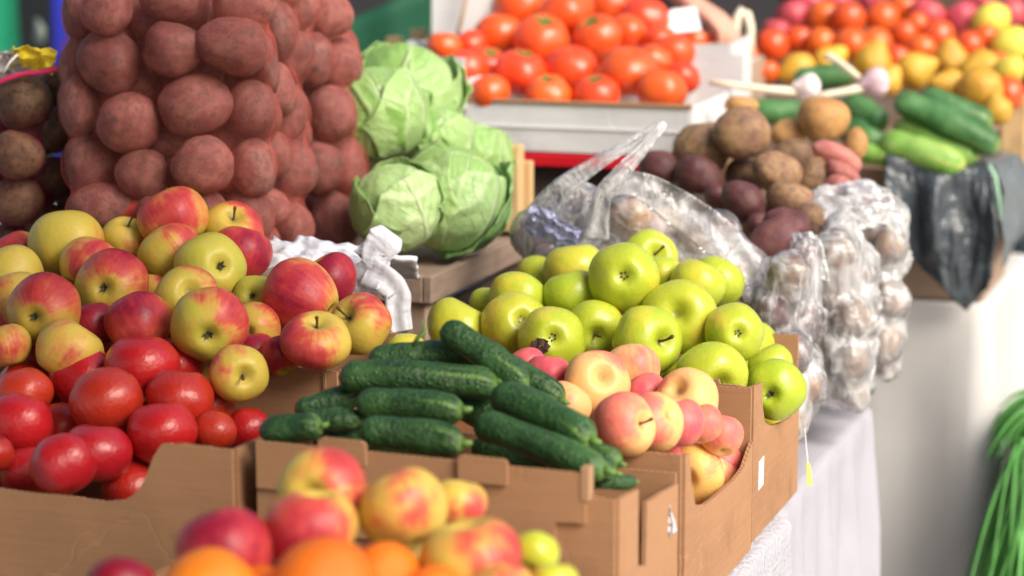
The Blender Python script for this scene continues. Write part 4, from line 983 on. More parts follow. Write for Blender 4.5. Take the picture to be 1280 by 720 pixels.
# ------------------------------------------------------------------ cloths on the tables
def cloth(label, x0, x1, y0, y1, zt, zb, mat, amp, freq, seed, rough=.0, flare=.03):
    rs = random.Random(seed); path = []
    def seg(a, b2, n):
        for k in range(n): path.append((a[0] + (b2[0] - a[0]) * k / n, a[1] + (b2[1] - a[1]) * k / n))
    c = .03
    seg((x0, y0), (x1 - c, y0), 60)
    for k in range(7): an = -math.pi / 2 + math.pi / 2 * k / 7; path.append((x1 - c + c * math.cos(an), y0 + c + c * math.sin(an)))
    seg((x1, y0 + c), (x1, y1), 90); path.append((x1, y1))
    rows = [('in', .34), ('in', .2), ('in', .12), ('in', .07), ('in', .04), (-.012, -.001), (-.004, -.004), (0, -.010)] + [(0, -.010 - (zt - zb) * ((k + 1) / 22) ** 1.1) for k in range(22)]
    vs = []; nr = len(rows); n = len(path); s = 0
    for i, (x, y) in enumerate(path):
        a = path[max(i - 1, 0)]; b2 = path[min(i + 1, n - 1)]; tx, ty = b2[0] - a[0], b2[1] - a[1]; l = math.hypot(tx, ty) or 1; nx, ny = ty / l, -tx / l
        s += math.hypot(x - a[0], y - a[1]) / 1
        for j, (o, dz) in enumerate(rows):
            if o == 'in':
                xi, yi = min(x, x1 - dz), max(y, y0 + dz); k_ = 0 if dz > .3 else 1
                vs.append((xi, yi, zt + k_ * rough * .35 * mn.noise(Vector((xi * 50 + 9, yi * 50, 0))))); continue
            t = max(0, -dz / max(.01, zt - zb))
            f_ = amp * min(1, t * 4) * (math.sin(s * freq + 1.7 * mn.noise(Vector((s * 3, seed, t * .6)))) + .6 * math.sin(s * freq * 2.3 + seed))
            oo = o + f_ + flare * t + rough * mn.noise(Vector((x * 40, y * 40, dz * 40))) * (1 if dz < -.006 else .4)
            vs.append((x + nx * oo, y + ny * oo, zt + dz + rough * .5 * mn.noise(Vector((x * 50 + 9, y * 50, dz * 20)))))
    fs = grid_faces(n, nr); b0 = len(vs)
    vs += [(x0, y0 + .34, zt), (x1 - .34, y0 + .34, zt), (x1 - .34, y1, zt), (x0, y1, zt)]; fs.append((b0, b0 + 1, b0 + 2, b0 + 3))
    o = link('tablecloth', mesh('tablecloth', vs, fs), mat); tag(o, label, 'tablecloth'); return o
cloth('crinkled white tablecloth on the near table under the cardboard boxes', -2.6, -.583, 1.35, 2.735, ZT - .001, .12, M['cloth_bumpy'], .006, 17, 3, .005, .02)
cloth('smooth white tablecloth under the film-wrapped potatoes', -2.6, -.603, 2.745, 3.375, ZT - .004, .06, M['cloth_smooth'], .011, 34, 5, .001, .012)
cloth('cream tablecloth on the far table below the black bag', -2.6, xk + .012, 3.858, 4.38, .833, .02, M['cloth_beige'], .016, 13, 8, .002, .010)
# ------------------------------------------------------------------ ground and backdrops
t = T('concrete'); o_c = t.obj(); n1 = t.noise(o_c, 1.2, 6, .6); n2 = t.noise(o_c, 60, 4)
cc = t.mix(n1, (.46, .45, .43), (.58, .57, .55)); cc = t.mix(t.math('MULTIPLY', n2, .3), cc, (.34, .33, .32))
M['ground'] = t.bsdf(Base_Color=cc, Roughness=.9, Normal=t.bump(n2, .3, .01))
gnd = link('ground', mesh('ground', [(-150, -150, 0), (150, -150, 0), (150, 150, 0), (-150, 150, 0)], [(0, 1, 2, 3)], False), M['ground']); tag(gnd, kind='structure')
def hanging(name, label, cat, a, b2, z0, z1, mat, amp=.02, freq=30, th=.003):
    a, b2 = Vector((a[0], a[1], 0)), Vector((b2[0], b2[1], 0)); L = (b2 - a).length; n = max(12, int(L * 40)); d = (b2 - a).normalized(); nn = Vector((d.y, -d.x, 0)); vs = []
    for i in range(n):
        for j in range(14):
            s = L * i / (n - 1); h = j / 13
            f_ = amp * (math.sin(s * freq + 2 * mn.noise(Vector((s * 2, h, a.x)))) + .5 * mn.noise(Vector((s * 6, h * 3, 4.0))))
            vs.append(a + d * s + nn * f_ + Vector((0, 0, z0 + (z1 - z0) * h)))
    o = link(name, mesh(name, vs, grid_faces(n, 14)), mat); solidify(o, th); tag(o, label, cat); return o
def xy(px, d): p = P(px, 40, d); return (p.x, p.y)
hanging('canvas_wall', 'black canvas hanging behind the stall', 'canvas', xy(-420, 5.9), xy(560, 6.3), 0.02, 2.4, M['tarp_dark'], .02, 14)
hanging('tarpaulin', 'bright green tarpaulin strip hanging at the picture edge behind the stall', 'tarpaulin', xy(-160, 5.3), xy(24, 5.35), 0.02, 2.3, M['tarp_green'], .02, 55)
hanging('blue_cloth', 'deep blue cloth hanging behind the first potato sack', 'cloth', xy(65, 5.2), xy(150, 5.25), 0.02, 2.3, M['blue_cloth'], .008, 30)
hanging('grey_blue_cloth', 'grey-blue cloth hanging beside the white box on edge', 'cloth', xy(510, 4.75), xy(545, 4.75), .6, 1.7, M['grey_cloth'], .008, 60)
hanging('brown_canvas', 'brown canvas hanging behind the far mixed heap', 'canvas', xy(700, 5.6), xy(1500, 5.9), .02, 2.2, plain('brown_canvas', (.10, .065, .04), .8, .4, 4, .4), .02, 14)
# pale greenish spot before the black canvas, built as a twisted tube
v, f = tube([P(46, 25, 5.5), P(50, 36, 5.48), P(49, 50, 5.48), P(46, 62, 5.5)], [.006, .012, .013, .005], 12)
tag(link('pale_spot', mesh('pale_spot', v, f), plain('pale_green_spot', (.30, .36, .30), .4)), 'pale greenish twisted spot before the black canvas', 'plastic scrap')
# basket with a looped handle
q = P(928, 60, 4.12); bk = empty('basket', q); tag(bk, 'basket whose pale looped handle rises beside the small white box', 'basket')
v, f = tube([P(x, y, 4.14) - q for x, y in ((918, 70), (919, 40), (921, 22), (927, 12), (934, 17), (938, 34), (938, 70))], [.0075] * 7, 10); link('handle', mesh('handle', v, f), M['garlic_stem'], bk)
bm = bmesh.new(); box_bm(bm, (-.03, .02, -.15), (.014, .12, -.02), .006); link('body', bm_mesh('body', bm), M['wood_z'], bk)
# ------------------------------------------------------------------ cabbages
def leaf_surface(R, span, width, lift, ruf, seed, nu=34, nv=30, curl=.25):
    """a wrapping leaf: base at the south, running up over the ball; uv = (along, across -1..1)"""
    off = Vector((seed * 3.1, seed * 1.7, 0)); vs = []; uv = []
    for i in range(nu):
        u = i / (nu - 1); lat = -math.pi / 2 + .12 + span * u
        wd = width * (math.sin(math.pi * min(1, .12 + u * .80)) ** .7)
        for j in range(nv):
            v = -1 + 2 * j / (nv - 1); ang = v * wd
            # position on the sphere: go along the midrib then sideways along a great circle
            m = Vector((math.cos(lat), 0, math.sin(lat))); sd = Vector((0, 1, 0))
            d = m * math.cos(ang) + sd * math.sin(ang)
            edge = max(abs(v) ** 4, max(0, (u - .75) * 4) ** 2)
            r = R * (1 + lift * (.3 + u * .7) + ruf * edge * (.5 + mn.noise(d * 4.5 + off)) + curl * .12 * edge
                     + .022 * mn.noise(d * 3 + off) + .012 * mn.noise(d * 8 + off))
            rib = .020 * math.exp(-(v / .07) ** 2) * (1 - .6 * u)
            ph = u * 8.0 - abs(v) * 5.2
            rib += .010 * math.cos(2 * math.pi * ph) * (1 - abs(v)) * (1 if abs(v) > .05 else 0)
            vs.append(d * (r + R * rib)); uv.append((u, v))
    return vs, grid_faces(nu, nv), uv
def cabbage(px, py, d, rpx, label, seed, leaves, axis=(0, 1, 0), spin=0.0):
    R = rpx * d / F; rs = random.Random(seed)
    vs = []; uv = []; n = 64; m = 44; off = Vector((seed * 2.3, 1, seed))
    for i in range(n):
        th = 2 * math.pi * i / n
        for j in range(m):
            a = math.pi * j / (m - 1); dd = Vector((math.sin(a) * math.cos(th), math.sin(a) * math.sin(th), math.cos(a)))
            vs.append(dd * R * (.97 + .03 * mn.noise(dd * 2 + off) + .012 * mn.noise(dd * 7 + off))); uv.append((1 - j / (m - 1), ((th * 3 / (2 * math.pi)) % 1) * 2 - 1))
    root = empty('cabbage', P(px, py, d)); root.rotation_mode = 'QUATERNION'
    root.rotation_quaternion = axis_quat(cv(*axis), cv(math.cos(spin), 0, math.sin(spin)))
    tag(root, label, 'cabbage', 'pale green cabbages stacked on the crate')
    link('head', mesh('cabbage_head', vs, grid_faces(n, m, True), True, uv), M['cabbage'], root)
    for k, (az, span, width, lift, ruf, dark) in enumerate(leaves):
        v, f, u_ = leaf_surface(R, span, width, lift, ruf, seed * 10 + k)
        o = link('leaf', mesh('cabbage_leaf', v, f, True, u_), M['cabbage_dark' if dark else 'cabbage'], root); o.rotation_euler = (0, 0, az); solidify(o, .0012)
    return root
# azimuth 0 of a leaf = root's local X; the viewer is at about -90 degrees of spin
LV = lambda s, k, dk=0: [(math.pi / 2 + s + i * 2.05, 2.2 + .25 * ((i * 7 + k) % 3) / 2, 1.45 + .12 * ((i + k) % 2), .02 + .02 * i, .065, dk if i >= 2 else 0) for i in range(4)]
cabbage(470, 142, 3.37, 60, 'cabbage with crisp white veins, upper one against the last potato sack', 1, LV(.5, 1), (-.3, .9, .2), .2)
cabbage(508, 120, 3.50, 66, 'topmost cabbage with a ragged outer leaf, at the back of the stack', 2, LV(1.6, 2) + [(1.2, 2.5, .9, .10, .16, 0)], (.3, 1, -.2), .6)
cabbage(494, 258, 3.21, 55, 'round cabbage at the front, right above the white bag knot', 3, LV(-.6, 0), (-.2, .8, .5), -.4)
cabbage(565, 248, 3.30, 67, 'largest cabbage wrapped in a loose outer leaf with a yellow-green tip', 4, LV(.3, 1, 1) + [(math.pi / 2 - .9, 2.35, 1.0, .13, .14, 1)], (.35, .9, .1), .4)
cabbage(590, 200, 3.50, 48, 'pale cabbage half hidden behind the largest one, next to the plywood board', 5, LV(.9, 2), (.2, 1, 0), 1.1)
cabbage(545, 176, 3.44, 46, 'cabbage wedged between the topmost one and the largest one, only its crinkled crown showing', 7, LV(.4, 1), (.1, 1, .1), .3)
# ------------------------------------------------------------------ wrapping surfaces (nets, bags)
def blur(a, k=1, wrap=True):
    for _ in range(k):
        p = np.pad(a, ((1, 1), (0, 0)), mode='wrap' if wrap else 'edge'); a = (p[:-2] + 2 * p[1:-1] + p[2:]) / 4
        p = np.pad(a, ((0, 0), (1, 1)), mode='edge'); a = (p[:, :-2] + 2 * p[:, 1:-1] + p[:, 2:]) / 4
    return a
def wrap_cyl(items, cx, cy, z0, z1, nth=200, nz=170, pull=8, base=.02):
    """radius of a taut sleeve round ellipsoids, for every angle and height about a vertical axis"""
    th = np.linspace(0, 2 * np.pi, nth, endpoint=False)[:, None]; z = np.linspace(z0, z1, nz)[None, :]
    r = np.full((nth, nz), base)
    for p, a, b2 in items:
        q = 1 - ((z - p.z) / b2) ** 2; rr2 = a * a * np.clip(q, 0, None); dx, dy = p.x - cx, p.y - cy
        t_ = dx * np.cos(th) + dy * np.sin(th); disc = rr2 - (dx * dx + dy * dy - t_ * t_)
        hit = np.where((disc > 0) & (q > 0), t_ + np.sqrt(np.clip(disc, 0, None)), base); r = np.maximum(r, hit)
    tight = r.copy()
    for _ in range(pull): r = np.maximum(tight, blur(r, 3) - .0002)
    r = blur(r, 1); r = np.maximum(r, tight) + .0012
    return th[:, 0], z[0], r
def net_sack(name, label, items, cx, cy, z0, z1, mat, group, gather=True, pull=45):
    th, z, r = wrap_cyl(items, cx, cy, z0, z1, pull=pull); nth, nz = r.shape; vs = []; uv = []
    for i in range(nth):
        for j in range(nz):
            vs.append((r[i, j] * math.cos(th[i]), r[i, j] * math.sin(th[i]), z[j] - z0)); uv.append((th[i] * .13, (z[j] - z0)))
    o = link(name, mesh(name, vs, grid_faces(nth, nz, True), True, uv), mat); o.location = (cx, cy, z0); tag(o, label, 'sack', group); return o
def pot_items(lst, dfun, d_off=0.0):
    return
def sack(label, plabel, cxp, cyp, dc, hw, hd, pots, zlo, zhi, mk, netmat, group, pgroup, seed, extra=40, narrow=False):
    """netted sack: visible potatoes set by hand, the rest of the oval sack filled up behind them"""
    H = Heap(0, dc, 700, dc)
    for q in pots:
        x, y, rx, ry = q[:4]
        if narrow and rx < 30: x, rx = x + rx - 30, 30
        u = max(-1, min(1, (x - cxp) / hw))
        it = H.add(x, y, (rx, ry), (.05 if min(rx, ry) < 27 and abs(u) < .75 else 0) - hd * math.sqrt(max(0, 1 - u * u)) * .9, label=q[4] if len(q) > 4 else plabel, roll=(x * 7 + y * 3) % 5 * .12 - .24)
    H.relax(tol=.90, lim=.035)
    ax = P(cxp, cyp, dc); rs = random.Random(seed)
    rect = [(cxp - hw + 26, 0), (cxp + hw - 26, 0), (cxp + hw - 26, 320), (cxp - hw + 26, 320)]
    if zhi < 1.3: rect = [(x_, max(y_, 100)) for x_, y_ in rect]
    H.fill(rect, 40, .036, .005, plabel, tol=.84); H.fill(rect, 40, .038, .015, plabel, tol=.80); H.fill(rect, 32, .034, .035, plabel, tol=.74)
    hwm = hw * dc / F
    for k in range(extra * 12):
        an = rs.uniform(0, 2 * math.pi); zz = rs.uniform(zlo + .03, zhi + .02); q = math.sqrt(rs.uniform(.15, .8))
        p = Vector((ax.x, ax.y, zz)) + Vector((RI.x, RI.y, 0)) * (hwm - .035) * q * math.cos(an) + Vector((-RI.y, RI.x, 0)) * (hd - .03) * q * math.sin(an)
        if (p - CAM).dot(FW) > dc and all((p - it['p']).length > (.034 + it['R']) * .86 for it in H.items):
            d = (p - CAM).dot(FW); v = p - CAM; px = 640 + v.dot(RI) / d * F; py = 360 - v.dot(UP) / d * F; r = .034 * F / d
            it = dict(px=px, py=py, d=d, d0=d, rx=r, ry=r * .95, label=plabel.replace('potato', 'potato deep', 1) if False else plabel, filler=True); H.geo(it); H.items.append(it)
            extra -= 1
            if extra <= 0: break
    objs = heap_out(H, 'potato', 'potato', mk, 'potato', pgroup, seed)
    its = [(it['p'], max(it['rx'], 8) * it['d'] / F * 1.02, it['ry'] * it['d'] / F * 1.03) for it in H.items]
    net_sack('net_sack', label, its, ax.x, ax.y, zlo - .01, zhi, netmat, group)
    return H
SG = 'pink-netted potato sacks standing in a row'
sack('first and widest pink net sack of potatoes, behind the blushed apples', 'dusty pink potato packed in the first and widest pink net sack', 215, 150, 3.07, 132, .085, [
    (135, 12, 33, 34), (212, -2, 38, 28), (303, 4, 40, 34), (98, 20, 20, 34), (137, 77, 38, 40, 'round pink potato with a dimple near the top edge of the first sack'), (216, 62, 38, 36, 'squarish pink potato with dark specks, next to the dimpled one in the first sack'), (291, 57, 47, 36, 'longest potato at the upper shoulder of the first sack'),
    (95, 78, 20, 36), (160, 152, 40, 39, 'smooth round potato between the two largest of the first sack'), (242, 132, 46, 40, 'largest potato in the middle of the first sack'), (313, 137, 33, 38, 'potato with black pinholes at the shoulder of the first sack'), (98, 132, 24, 42), (112, 206, 34, 40), (178, 219, 34, 33, 'small round potato above the topmost blushed apple'), (255, 208, 40, 37, 'potato with a pale chip in the low middle of the first sack'),
    (316, 208, 29, 38), (128, 262, 44, 34), (306, 274, 36, 42), (252, 268, 36, 30), (200, 272, 32, 30), (175, 105, 22, 26), (185, 30, 20, 26), (262, 90, 20, 22), (205, 180, 24, 20), (285, 172, 20, 20), (330, 75, 16, 40)],
    1.03, 1.45, 'potato_pink', M['net'], SG, 'potatoes in the first pink sack', 201, 60)
sack('second pink net sack, squeezed between the two wider ones', 'dusty pink potato packed in the second, squeezed pink net sack', 300, 150, 3.20, 92, .07, [
    (378, 8, 20, 34), (352, 36, 20, 36), (371, 68, 21, 36), (352, 112, 20, 34), (366, 143, 21, 38), (347, 192, 18, 32), (374, 212, 21, 38), (348, 262, 15, 28), (372, 284, 20, 30), (345, 320, 20, 26), (360, -20, 22, 30)],
    1.025, 1.45, 'potato_pink', M['net'], SG, 'potatoes in the second pink sack', 301, 45, True)
sack('last pink net sack, leaning against the cabbages', 'dusty pink potato packed in the last pink net sack beside the cabbages', 345, 150, 3.35, 112, .07, [
    (378, 14, 20, 34), (402, 14, 22, 32), (396, 73, 21, 36), (425, 80, 27, 34, 'plump potato at the outer shoulder of the last sack, near the topmost cabbages'), (413, 144, 33, 38, 'biggest potato of the last sack, halfway up'), (444, 148, 13, 34), (407, 211, 23, 36), (440, 206, 19, 38), (418, 280, 31, 40, 'lowest big potato of the last sack, above the white bag'), (395, 262, 16, 24), (430, 20, 10, 30)],
    1.0, 1.45, 'potato_pink', M['net'], SG, 'potatoes in the last pink sack', 401, 45, True)
# muddy potatoes in a magenta net
sack('magenta net sack of muddy dark potatoes at the picture edge', 'muddy dark potato inside the magenta net sack', 25, 200, 3.14, 90, .08, [
    (28, 128, 36, 36, 'large muddy potato with a yellow patch under the magenta string'), (72, 110, 26, 26), (70, 163, 22, 26), (22, 195, 34, 32, 'round earthy potato lit from above in the magenta sack'), (66, 222, 24, 26), (22, 252, 36, 30, 'potato with cracked mud skin low in the magenta sack'), (58, 280, 28, 26), (14, 298, 24, 22), (-8, 160, 24, 30), (-10, 225, 22, 30), (92, 200, 18, 26), (90, 255, 18, 24)],
    .95, 1.225, 'potato_dark', M['net_magenta'], None, 'muddy potatoes in the magenta sack', 501, 40)
pts = [P(x, y, 3.04) for x, y in ((-20, 112), (10, 98), (30, 92), (55, 90), (78, 84), (100, 82))]
bm = bmesh.new()
v, f = tube(pts, [.0035] * 6, 8); o = link('drawstring', mesh('drawstring', v, f), M['string']); bm.free(); tag(o, 'bright magenta drawstring over the muddy potato sack', 'string')
def crumple(name, label, cat, center, a, b2, hgt, mat, seed, n=26, amp=.009, th=.0006):
    vs = []; off = Vector((seed * 3.3, 0, 0))
    for i in range(n):
        for j in range(n):
            s, t_ = i / (n - 1) * 2 - 1, j / (n - 1) * 2 - 1; p = Vector((s, t_, 0)); e = 1 - .12 * abs(mn.noise(p * 3 + off))
            q = a * s * e + b2 * t_ * e + hgt * (1 - .5 * (s * s + t_ * t_)) + (a.cross(b2).normalized()) * amp * (mn.noise(p * 2.6 + off) * 1.6 + abs(mn.noise(p * 4 + off)) + .12 * mn.noise(p * 11 + off))
            vs.append(q)
    o = link(name, mesh(name, vs, grid_faces(n, n)), mat); o.location = center; solidify(o, th); tag(o, label, cat); return o
crumple('sack_label', 'crumpled yellow label lying on the muddy potato sack', 'label', P(42, 74, 3.06), cv(.030, -.006, .01), cv(.004, .012, .012), cv(0, .004, 0), M['yellow_label'], 2)
crumple('sack_label', 'pale pinkish paper label with a string across it, behind the yellow label', 'label', P(8, 84, 3.08), cv(.024, .006, 0), cv(0, .018, .01), cv(0, .004, 0), M['pale_label'], 3)
v, f = tube([P(4, 92, 3.05), P(12, 78, 3.05), P(22, 68, 3.055)], [.0018] * 3, 6); tag(link('string', mesh('string', v, f), M['white_tape']), 'thin white string across the pinkish label', 'string')
# ------------------------------------------------------------------ clear and white bags
def wrap_sph(items, c, nlon=170, nlat=100, lat0=-1.2, pull=9, base=.03):
    """taut skin round balls seen from c"""
    lon = np.linspace(0, 2 * np.pi, nlon, endpoint=False)[:, None]; lat = np.linspace(lat0, np.pi / 2 - .001, nlat)[None, :]
    D = np.stack([np.cos(lat) * np.cos(lon), np.cos(lat) * np.sin(lon), np.sin(lat) * np.ones_like(lon)], -1)
    r = np.full((nlon, nlat), base)
    for p, R in items:
        v = np.array(p - c); t_ = D @ v; disc = R * R - (v @ v - t_ ** 2)
        r = np.maximum(r, np.where(disc > 0, t_ + np.sqrt(np.clip(disc, 0, None)), base))
    tight = r.copy()
    for _ in range(pull): r = np.maximum(tight, blur(r, 3) - .0002)
    r = np.maximum(blur(r, 1), tight)
    wrap_sph.gap = np.clip((r - tight) / .010, 0, 1)
    return D, r
def bag(name, label, items, c, mat, seed, fold=.006, zmin=None, pull=9, group=None, peak=None):
    D, r = wrap_sph(items, c, pull=pull); nlon, nlat = r.shape; off = Vector((seed * 2.1, seed, 0)); vs = []
    for i in range(nlon):
        for j in range(nlat):
            d = Vector(D[i, j]); w = abs(mn.noise(Vector((d.x * 5, d.y * 5, d.z * 2.2)) + off)) + .35 * abs(mn.noise(d * 9 + off)) + .06 * mn.noise(d * 24 + off)
            rr = r[i, j] + .003 + fold * w * .9
            if peak:
                for pv, ph, pw in peak:
                    k = math.exp(-((d - pv).length / pw) ** 2); rr += ph * k
            q = d * rr
            if zmin is not None: q.z = max(q.z, zmin - c.z)
            vs.append(q)
    o = link(name, mesh(name, vs, grid_faces(nlon, nlat, True)), mat); o.location = c; tag(o, label, 'bag', group)
    at = o.data.attributes.new('gap', 'FLOAT', 'POINT'); at.data.foreach_set('value', wrap_sph.gap.reshape(-1).astype(np.float32)); return o
# potatoes in the clear bag
J = Heap(240, 3.20, 440, 3.10)
for x, y, rx, ry, mk, l in ((713, 247, 24, 22, 'potato_purple', 'purple potato at the shoulder of the clear bag, under its handle'), (785, 247, 24, 20, 'potato_purple', 'purplish potato high in the clear bag'),
    (788, 276, 29, 27, 'potato_tan', 'golden potato showing through the mouth of the clear bag'), (828, 284, 31, 26, 'potato_tan', 'golden brown potato, second in the mouth of the clear bag'),
    (672, 295, 26, 34, 'potato_purple', 'bluish purple potato at the near end of the clear bag'), (742, 290, 28, 26, 'potato_purple', 'purple potato under the milky fold of the clear bag'),
    (690, 335, 30, 30, 'potato_purple', 'purple potato low in the clear bag behind the yellowish apple'), (905, 345, 30, 28, 'potato_tan', 'tan potato behind the blue print of the clear bag'), (896, 292, 28, 24, 'potato_purple', 'dark potato near the outer shoulder of the clear bag'),
    (860, 310, 28, 26, 'potato_brown', 'brown potato under the streaked side of the clear bag'), (930, 382, 26, 30, 'potato_brown', 'brown potato at the outer foot of the clear bag'), (940, 330, 22, 26, 'potato_purple', 'purple potato in the outer side of the clear bag'),
    (925, 430, 24, 28, 'potato_brown', 'brown potato at the very bottom of the clear bag'), (755, 335, 30, 28, 'potato_brown', 'brown potato deep in the clear bag'), (820, 340, 30, 28, 'potato_brown', 'brown potato in the middle of the clear bag')):
    J.add(x, y, (rx, ry), .0, label=l, mk=mk, roll=.3)
J.relax(tol=.9); heap_out(J, 'potato', 'potato', 'potato_brown', 'potato', 'potatoes inside the clear bag', 601)
its = [(it['p'], it['R'] * 1.04) for it in J.items]; cJ = P(805, 360, 3.20); cJ.z = .93
for k in range(10): its.append((cJ + Vector((.11 * math.cos(k * .63), .06 * math.sin(k * .63), -.08)), .05))
bag('clear_bag', 'clear plastic carrier bag of potatoes with its handles pulled up, behind the green apples', its, cJ, M['film_clear'], 3, .009, ZT + .004, 25)
clear = bpy.data.objects['clear_bag']
bpy.context.view_layer.update()
def strap(pts, widths, parent, mat, seed, n=40, m=9, fa=.22):
    """gathered handle: a ribbon of plastic with lengthwise folds"""
    pts = [Vector(p) for p in pts]; vs = []
    for i in range(n):
        u = i / (n - 1) * (len(pts) - 1); k = min(int(u), len(pts) - 2); q = u - k
        p0 = pts[max(k - 1, 0)]; p1 = pts[k]; p2 = pts[k + 1]; p3 = pts[min(k + 2, len(pts) - 1)]
        c = .5 * ((2 * p1) + (p2 - p0) * q + (2 * p0 - 5 * p1 + 4 * p2 - p3) * q * q + (3 * p1 - p0 - 3 * p2 + p3) * q ** 3)
        tg = (p2 - p1).normalized(); sd = tg.cross(FW).normalized(); w = widths[k] * (1 - q) + widths[k + 1] * q
        for j in range(m):
            v = j / (m - 1) * 2 - 1; fold = fa * w * math.sin(v * 5 + seed + u * .8) + .1 * w * mn.noise(Vector((v * 3, u * 4, seed)))
            vs.append(c + sd * w * v + FW * fold)
    o = link('handle', mesh('bag_handle', vs, grid_faces(n, m)), mat); solidify(o, .0002)
    o.parent = parent; o.matrix_parent_inverse = Matrix.Translation(parent.location).inverted(); return o
FS = M['film_strap']
strap([P(668, 280, 3.13), P(700, 238, 3.10), P(745, 205, 3.09), P(790, 178, 3.09), P(822, 158, 3.09), P(831, 152, 3.09)], [.022, .015, .010, .007, .006, .003], clear, FS, 1)
strap([P(745, 300, 3.09), P(752, 248, 3.075), P(775, 218, 3.07), P(800, 190, 3.075), P(824, 162, 3.08), P(832, 153, 3.085)], [.018, .012, .011, .008, .006, .003], clear, FS, 2)
strap([P(760, 232, 3.08), P(800, 232, 3.075), P(850, 262, 3.08), P(900, 300, 3.08), P(936, 352, 3.08), P(952, 400, 3.08)], [.012, .018, .024, .026, .020, .010], clear, M['film_clear'], 4, fa=.07)
# blue print on the bag
v, f = tube([P(885, 330, 3.055), P(895, 323, 3.05), P(902, 333, 3.05), P(903, 352, 3.05), P(904, 372, 3.055)], [.0022, .003, .0022, .0016, .0012], 8)
w = link('print', mesh('print', v, f), plain('dark_blue_print', (.012, .02, .12), .4)); w.parent = clear; w.matrix_parent_inverse = Matrix.Translation(clear.location).inverted()
crumple('blue_bag_corner', 'bluish gathered corner of plastic beside the clear bag and the crate', 'bag', P(690, 288, 3.09), cv(.032, -.018, 0), cv(.006, .016, .012), cv(0, .004, .004), M['film_blue'], 8, 26, .008)
# film-wrapped potatoes hanging over the cloth
KG = 'bags of potatoes wrapped in shiny film at the table edge'
def film_bag(label, pl, cx, cy, d, rx, ry, mat, seed, pots, mk2):
    H = Heap(0, d, 700, d); rs = random.Random(seed)
    for x, y, r, mk in pots: H.add(x, y, r, -.02, label=pl, mk=mk, roll=rs.uniform(-.6, .6))
    H.relax(tol=.9); heap_out(H, 'potato', 'potato', 'potato_brown', 'potato', pl.split(',')[0] + 's', seed * 10)
    c = P(cx, cy, d + .02)
    its = [(it['p'], it['R'] * 1.05) for it in H.items]
    wy = rx * d / F
    for k in range(16):
        zz = (k // 4 - 1.5) * ry * d / F * .45; an = k % 4 * 1.57
        its.append((c + Vector((.4 * wy * math.cos(an), .4 * wy * math.sin(an), zz)), wy * .74))
    bag('film_bag', label, its, c, mat, seed, .012, ZT + .002, 40, KG)
b3, u3, d3 = 'potato_brown', 'potato_purple', 'potato_dark'
film_bag('greyish film bag of potatoes, nearest the green apples', 'potato inside the greyish film bag, nearest the apples', 985, 425, 3.10, 34, 110, M['film_clear'], 31,
         [(985, 345, (28, 24), b3), (968, 395, (24, 26), u3), (1002, 400, (22, 26), u3), (986, 440, (26, 26), u3), (1003, 480, (22, 30), b3), (968, 480, (22, 28), b3), (985, 525, (24, 24), b3), (1008, 320, (16, 18), u3)], b3)
film_bag('white shiny film bag of potatoes between the greyish and the outermost one', 'potato inside the middle film bag, bright with glare', 1050, 400, 3.24, 38, 105, M['film_white'], 32,
         [(1045, 320, (28, 24), b3), (1070, 345, (22, 24), u3), (1034, 365, (22, 26), b3), (1066, 400, (26, 26), b3), (1030, 425, (22, 28), b3), (1062, 450, (24, 26), b3), (1036, 478, (24, 24), b3), (1050, 290, (20, 18), d3), (1066, 492, (20, 16), b3)], b3)
film_bag('outermost white film bag of potatoes, overhanging the smooth cloth', 'potato inside the outermost film bag, over the cloth', 1092, 350, 3.38, 36, 110, M['film_white'], 33,
         [(1095, 262, (24, 22), b3), (1078, 300, (24, 26), b3), (1108, 310, (22, 24), b3), (1090, 345, (24, 24), u3), (1110, 375, (22, 26), b3), (1084, 395, (24, 26), u3), (1105, 425, (22, 24), b3), (1085, 450, (22, 22), b3), (1108, 455, (16, 16), b3)], b3)
crumple('film_edge', 'loose white film edge folded over the top of the film bags', 'film', P(1060, 262, 3.30), cv(.055, .012, 0), cv(.02, -.03, .03), cv(.006, .012, .012), M['film_white'], 12, 40, .006)
crumple('film_edge', 'twisted white film end standing up beside the lowest purple potato', 'film', P(1012, 322, 3.10), cv(.018, .0, 0), cv(.006, -.032, .012), cv(.004, .004, .012), M['film_white'], 14, 30, .006)
# milky bag behind the blushed apples
mb = empty('milky_bag', P(420, 345, 2.93)); tag(mb, 'milky white plastic bag tied in a knot, under the potato sacks', 'bag')
inv = Matrix.Translation(mb.location).inverted()
def mpart(nm, center, a, b2, h, seed, n=34, amp=.012):
    o = crumple(nm, None, None, center, a, b2, h, M['film_milky'], seed, n, amp * .8); o.parent = mb; o.matrix_parent_inverse = inv; return o
mpart('body', P(395, 328, 2.95), cv(.062, -.010, .0), cv(.006, .020, -.03), cv(0, .012, .015), 21)
mpart('body', P(452, 352, 2.92), cv(.034, .010, .0), cv(.004, .022, -.01), cv(0, .004, .014), 24)
def mstrap(pts, ws, s): o = strap(pts, [x * 1.25 for x in ws], mb, M['film_milky'], s, fa=.10); o.name = 'knot_end'; return o
mstrap([P(452, 352, 2.90), P(464, 332, 2.89), P(470, 315, 2.89), P(482, 300, 2.89), P(490, 290, 2.90)], [.020, .010, .014, .018, .012], 3)
mstrap([P(470, 330, 2.90), P(462, 312, 2.90), P(453, 303, 2.90)], [.008, .012, .012], 5)
mstrap([P(458, 338, 2.89), P(480, 350, 2.885), P(496, 366, 2.885), P(498, 390, 2.885), P(503, 414, 2.885)], [.016, .014, .013, .012, .010], 7)
crumple('white_sheet', 'pale sheet of foam lying on the crate corner under the front cabbage', 'sheet', P(490, 335, 3.0), cv(.032, -.004, 0), cv(.0, .012, .03), cv(0, 0, 0), M['white_tape'], 5, 12, .002, .006)
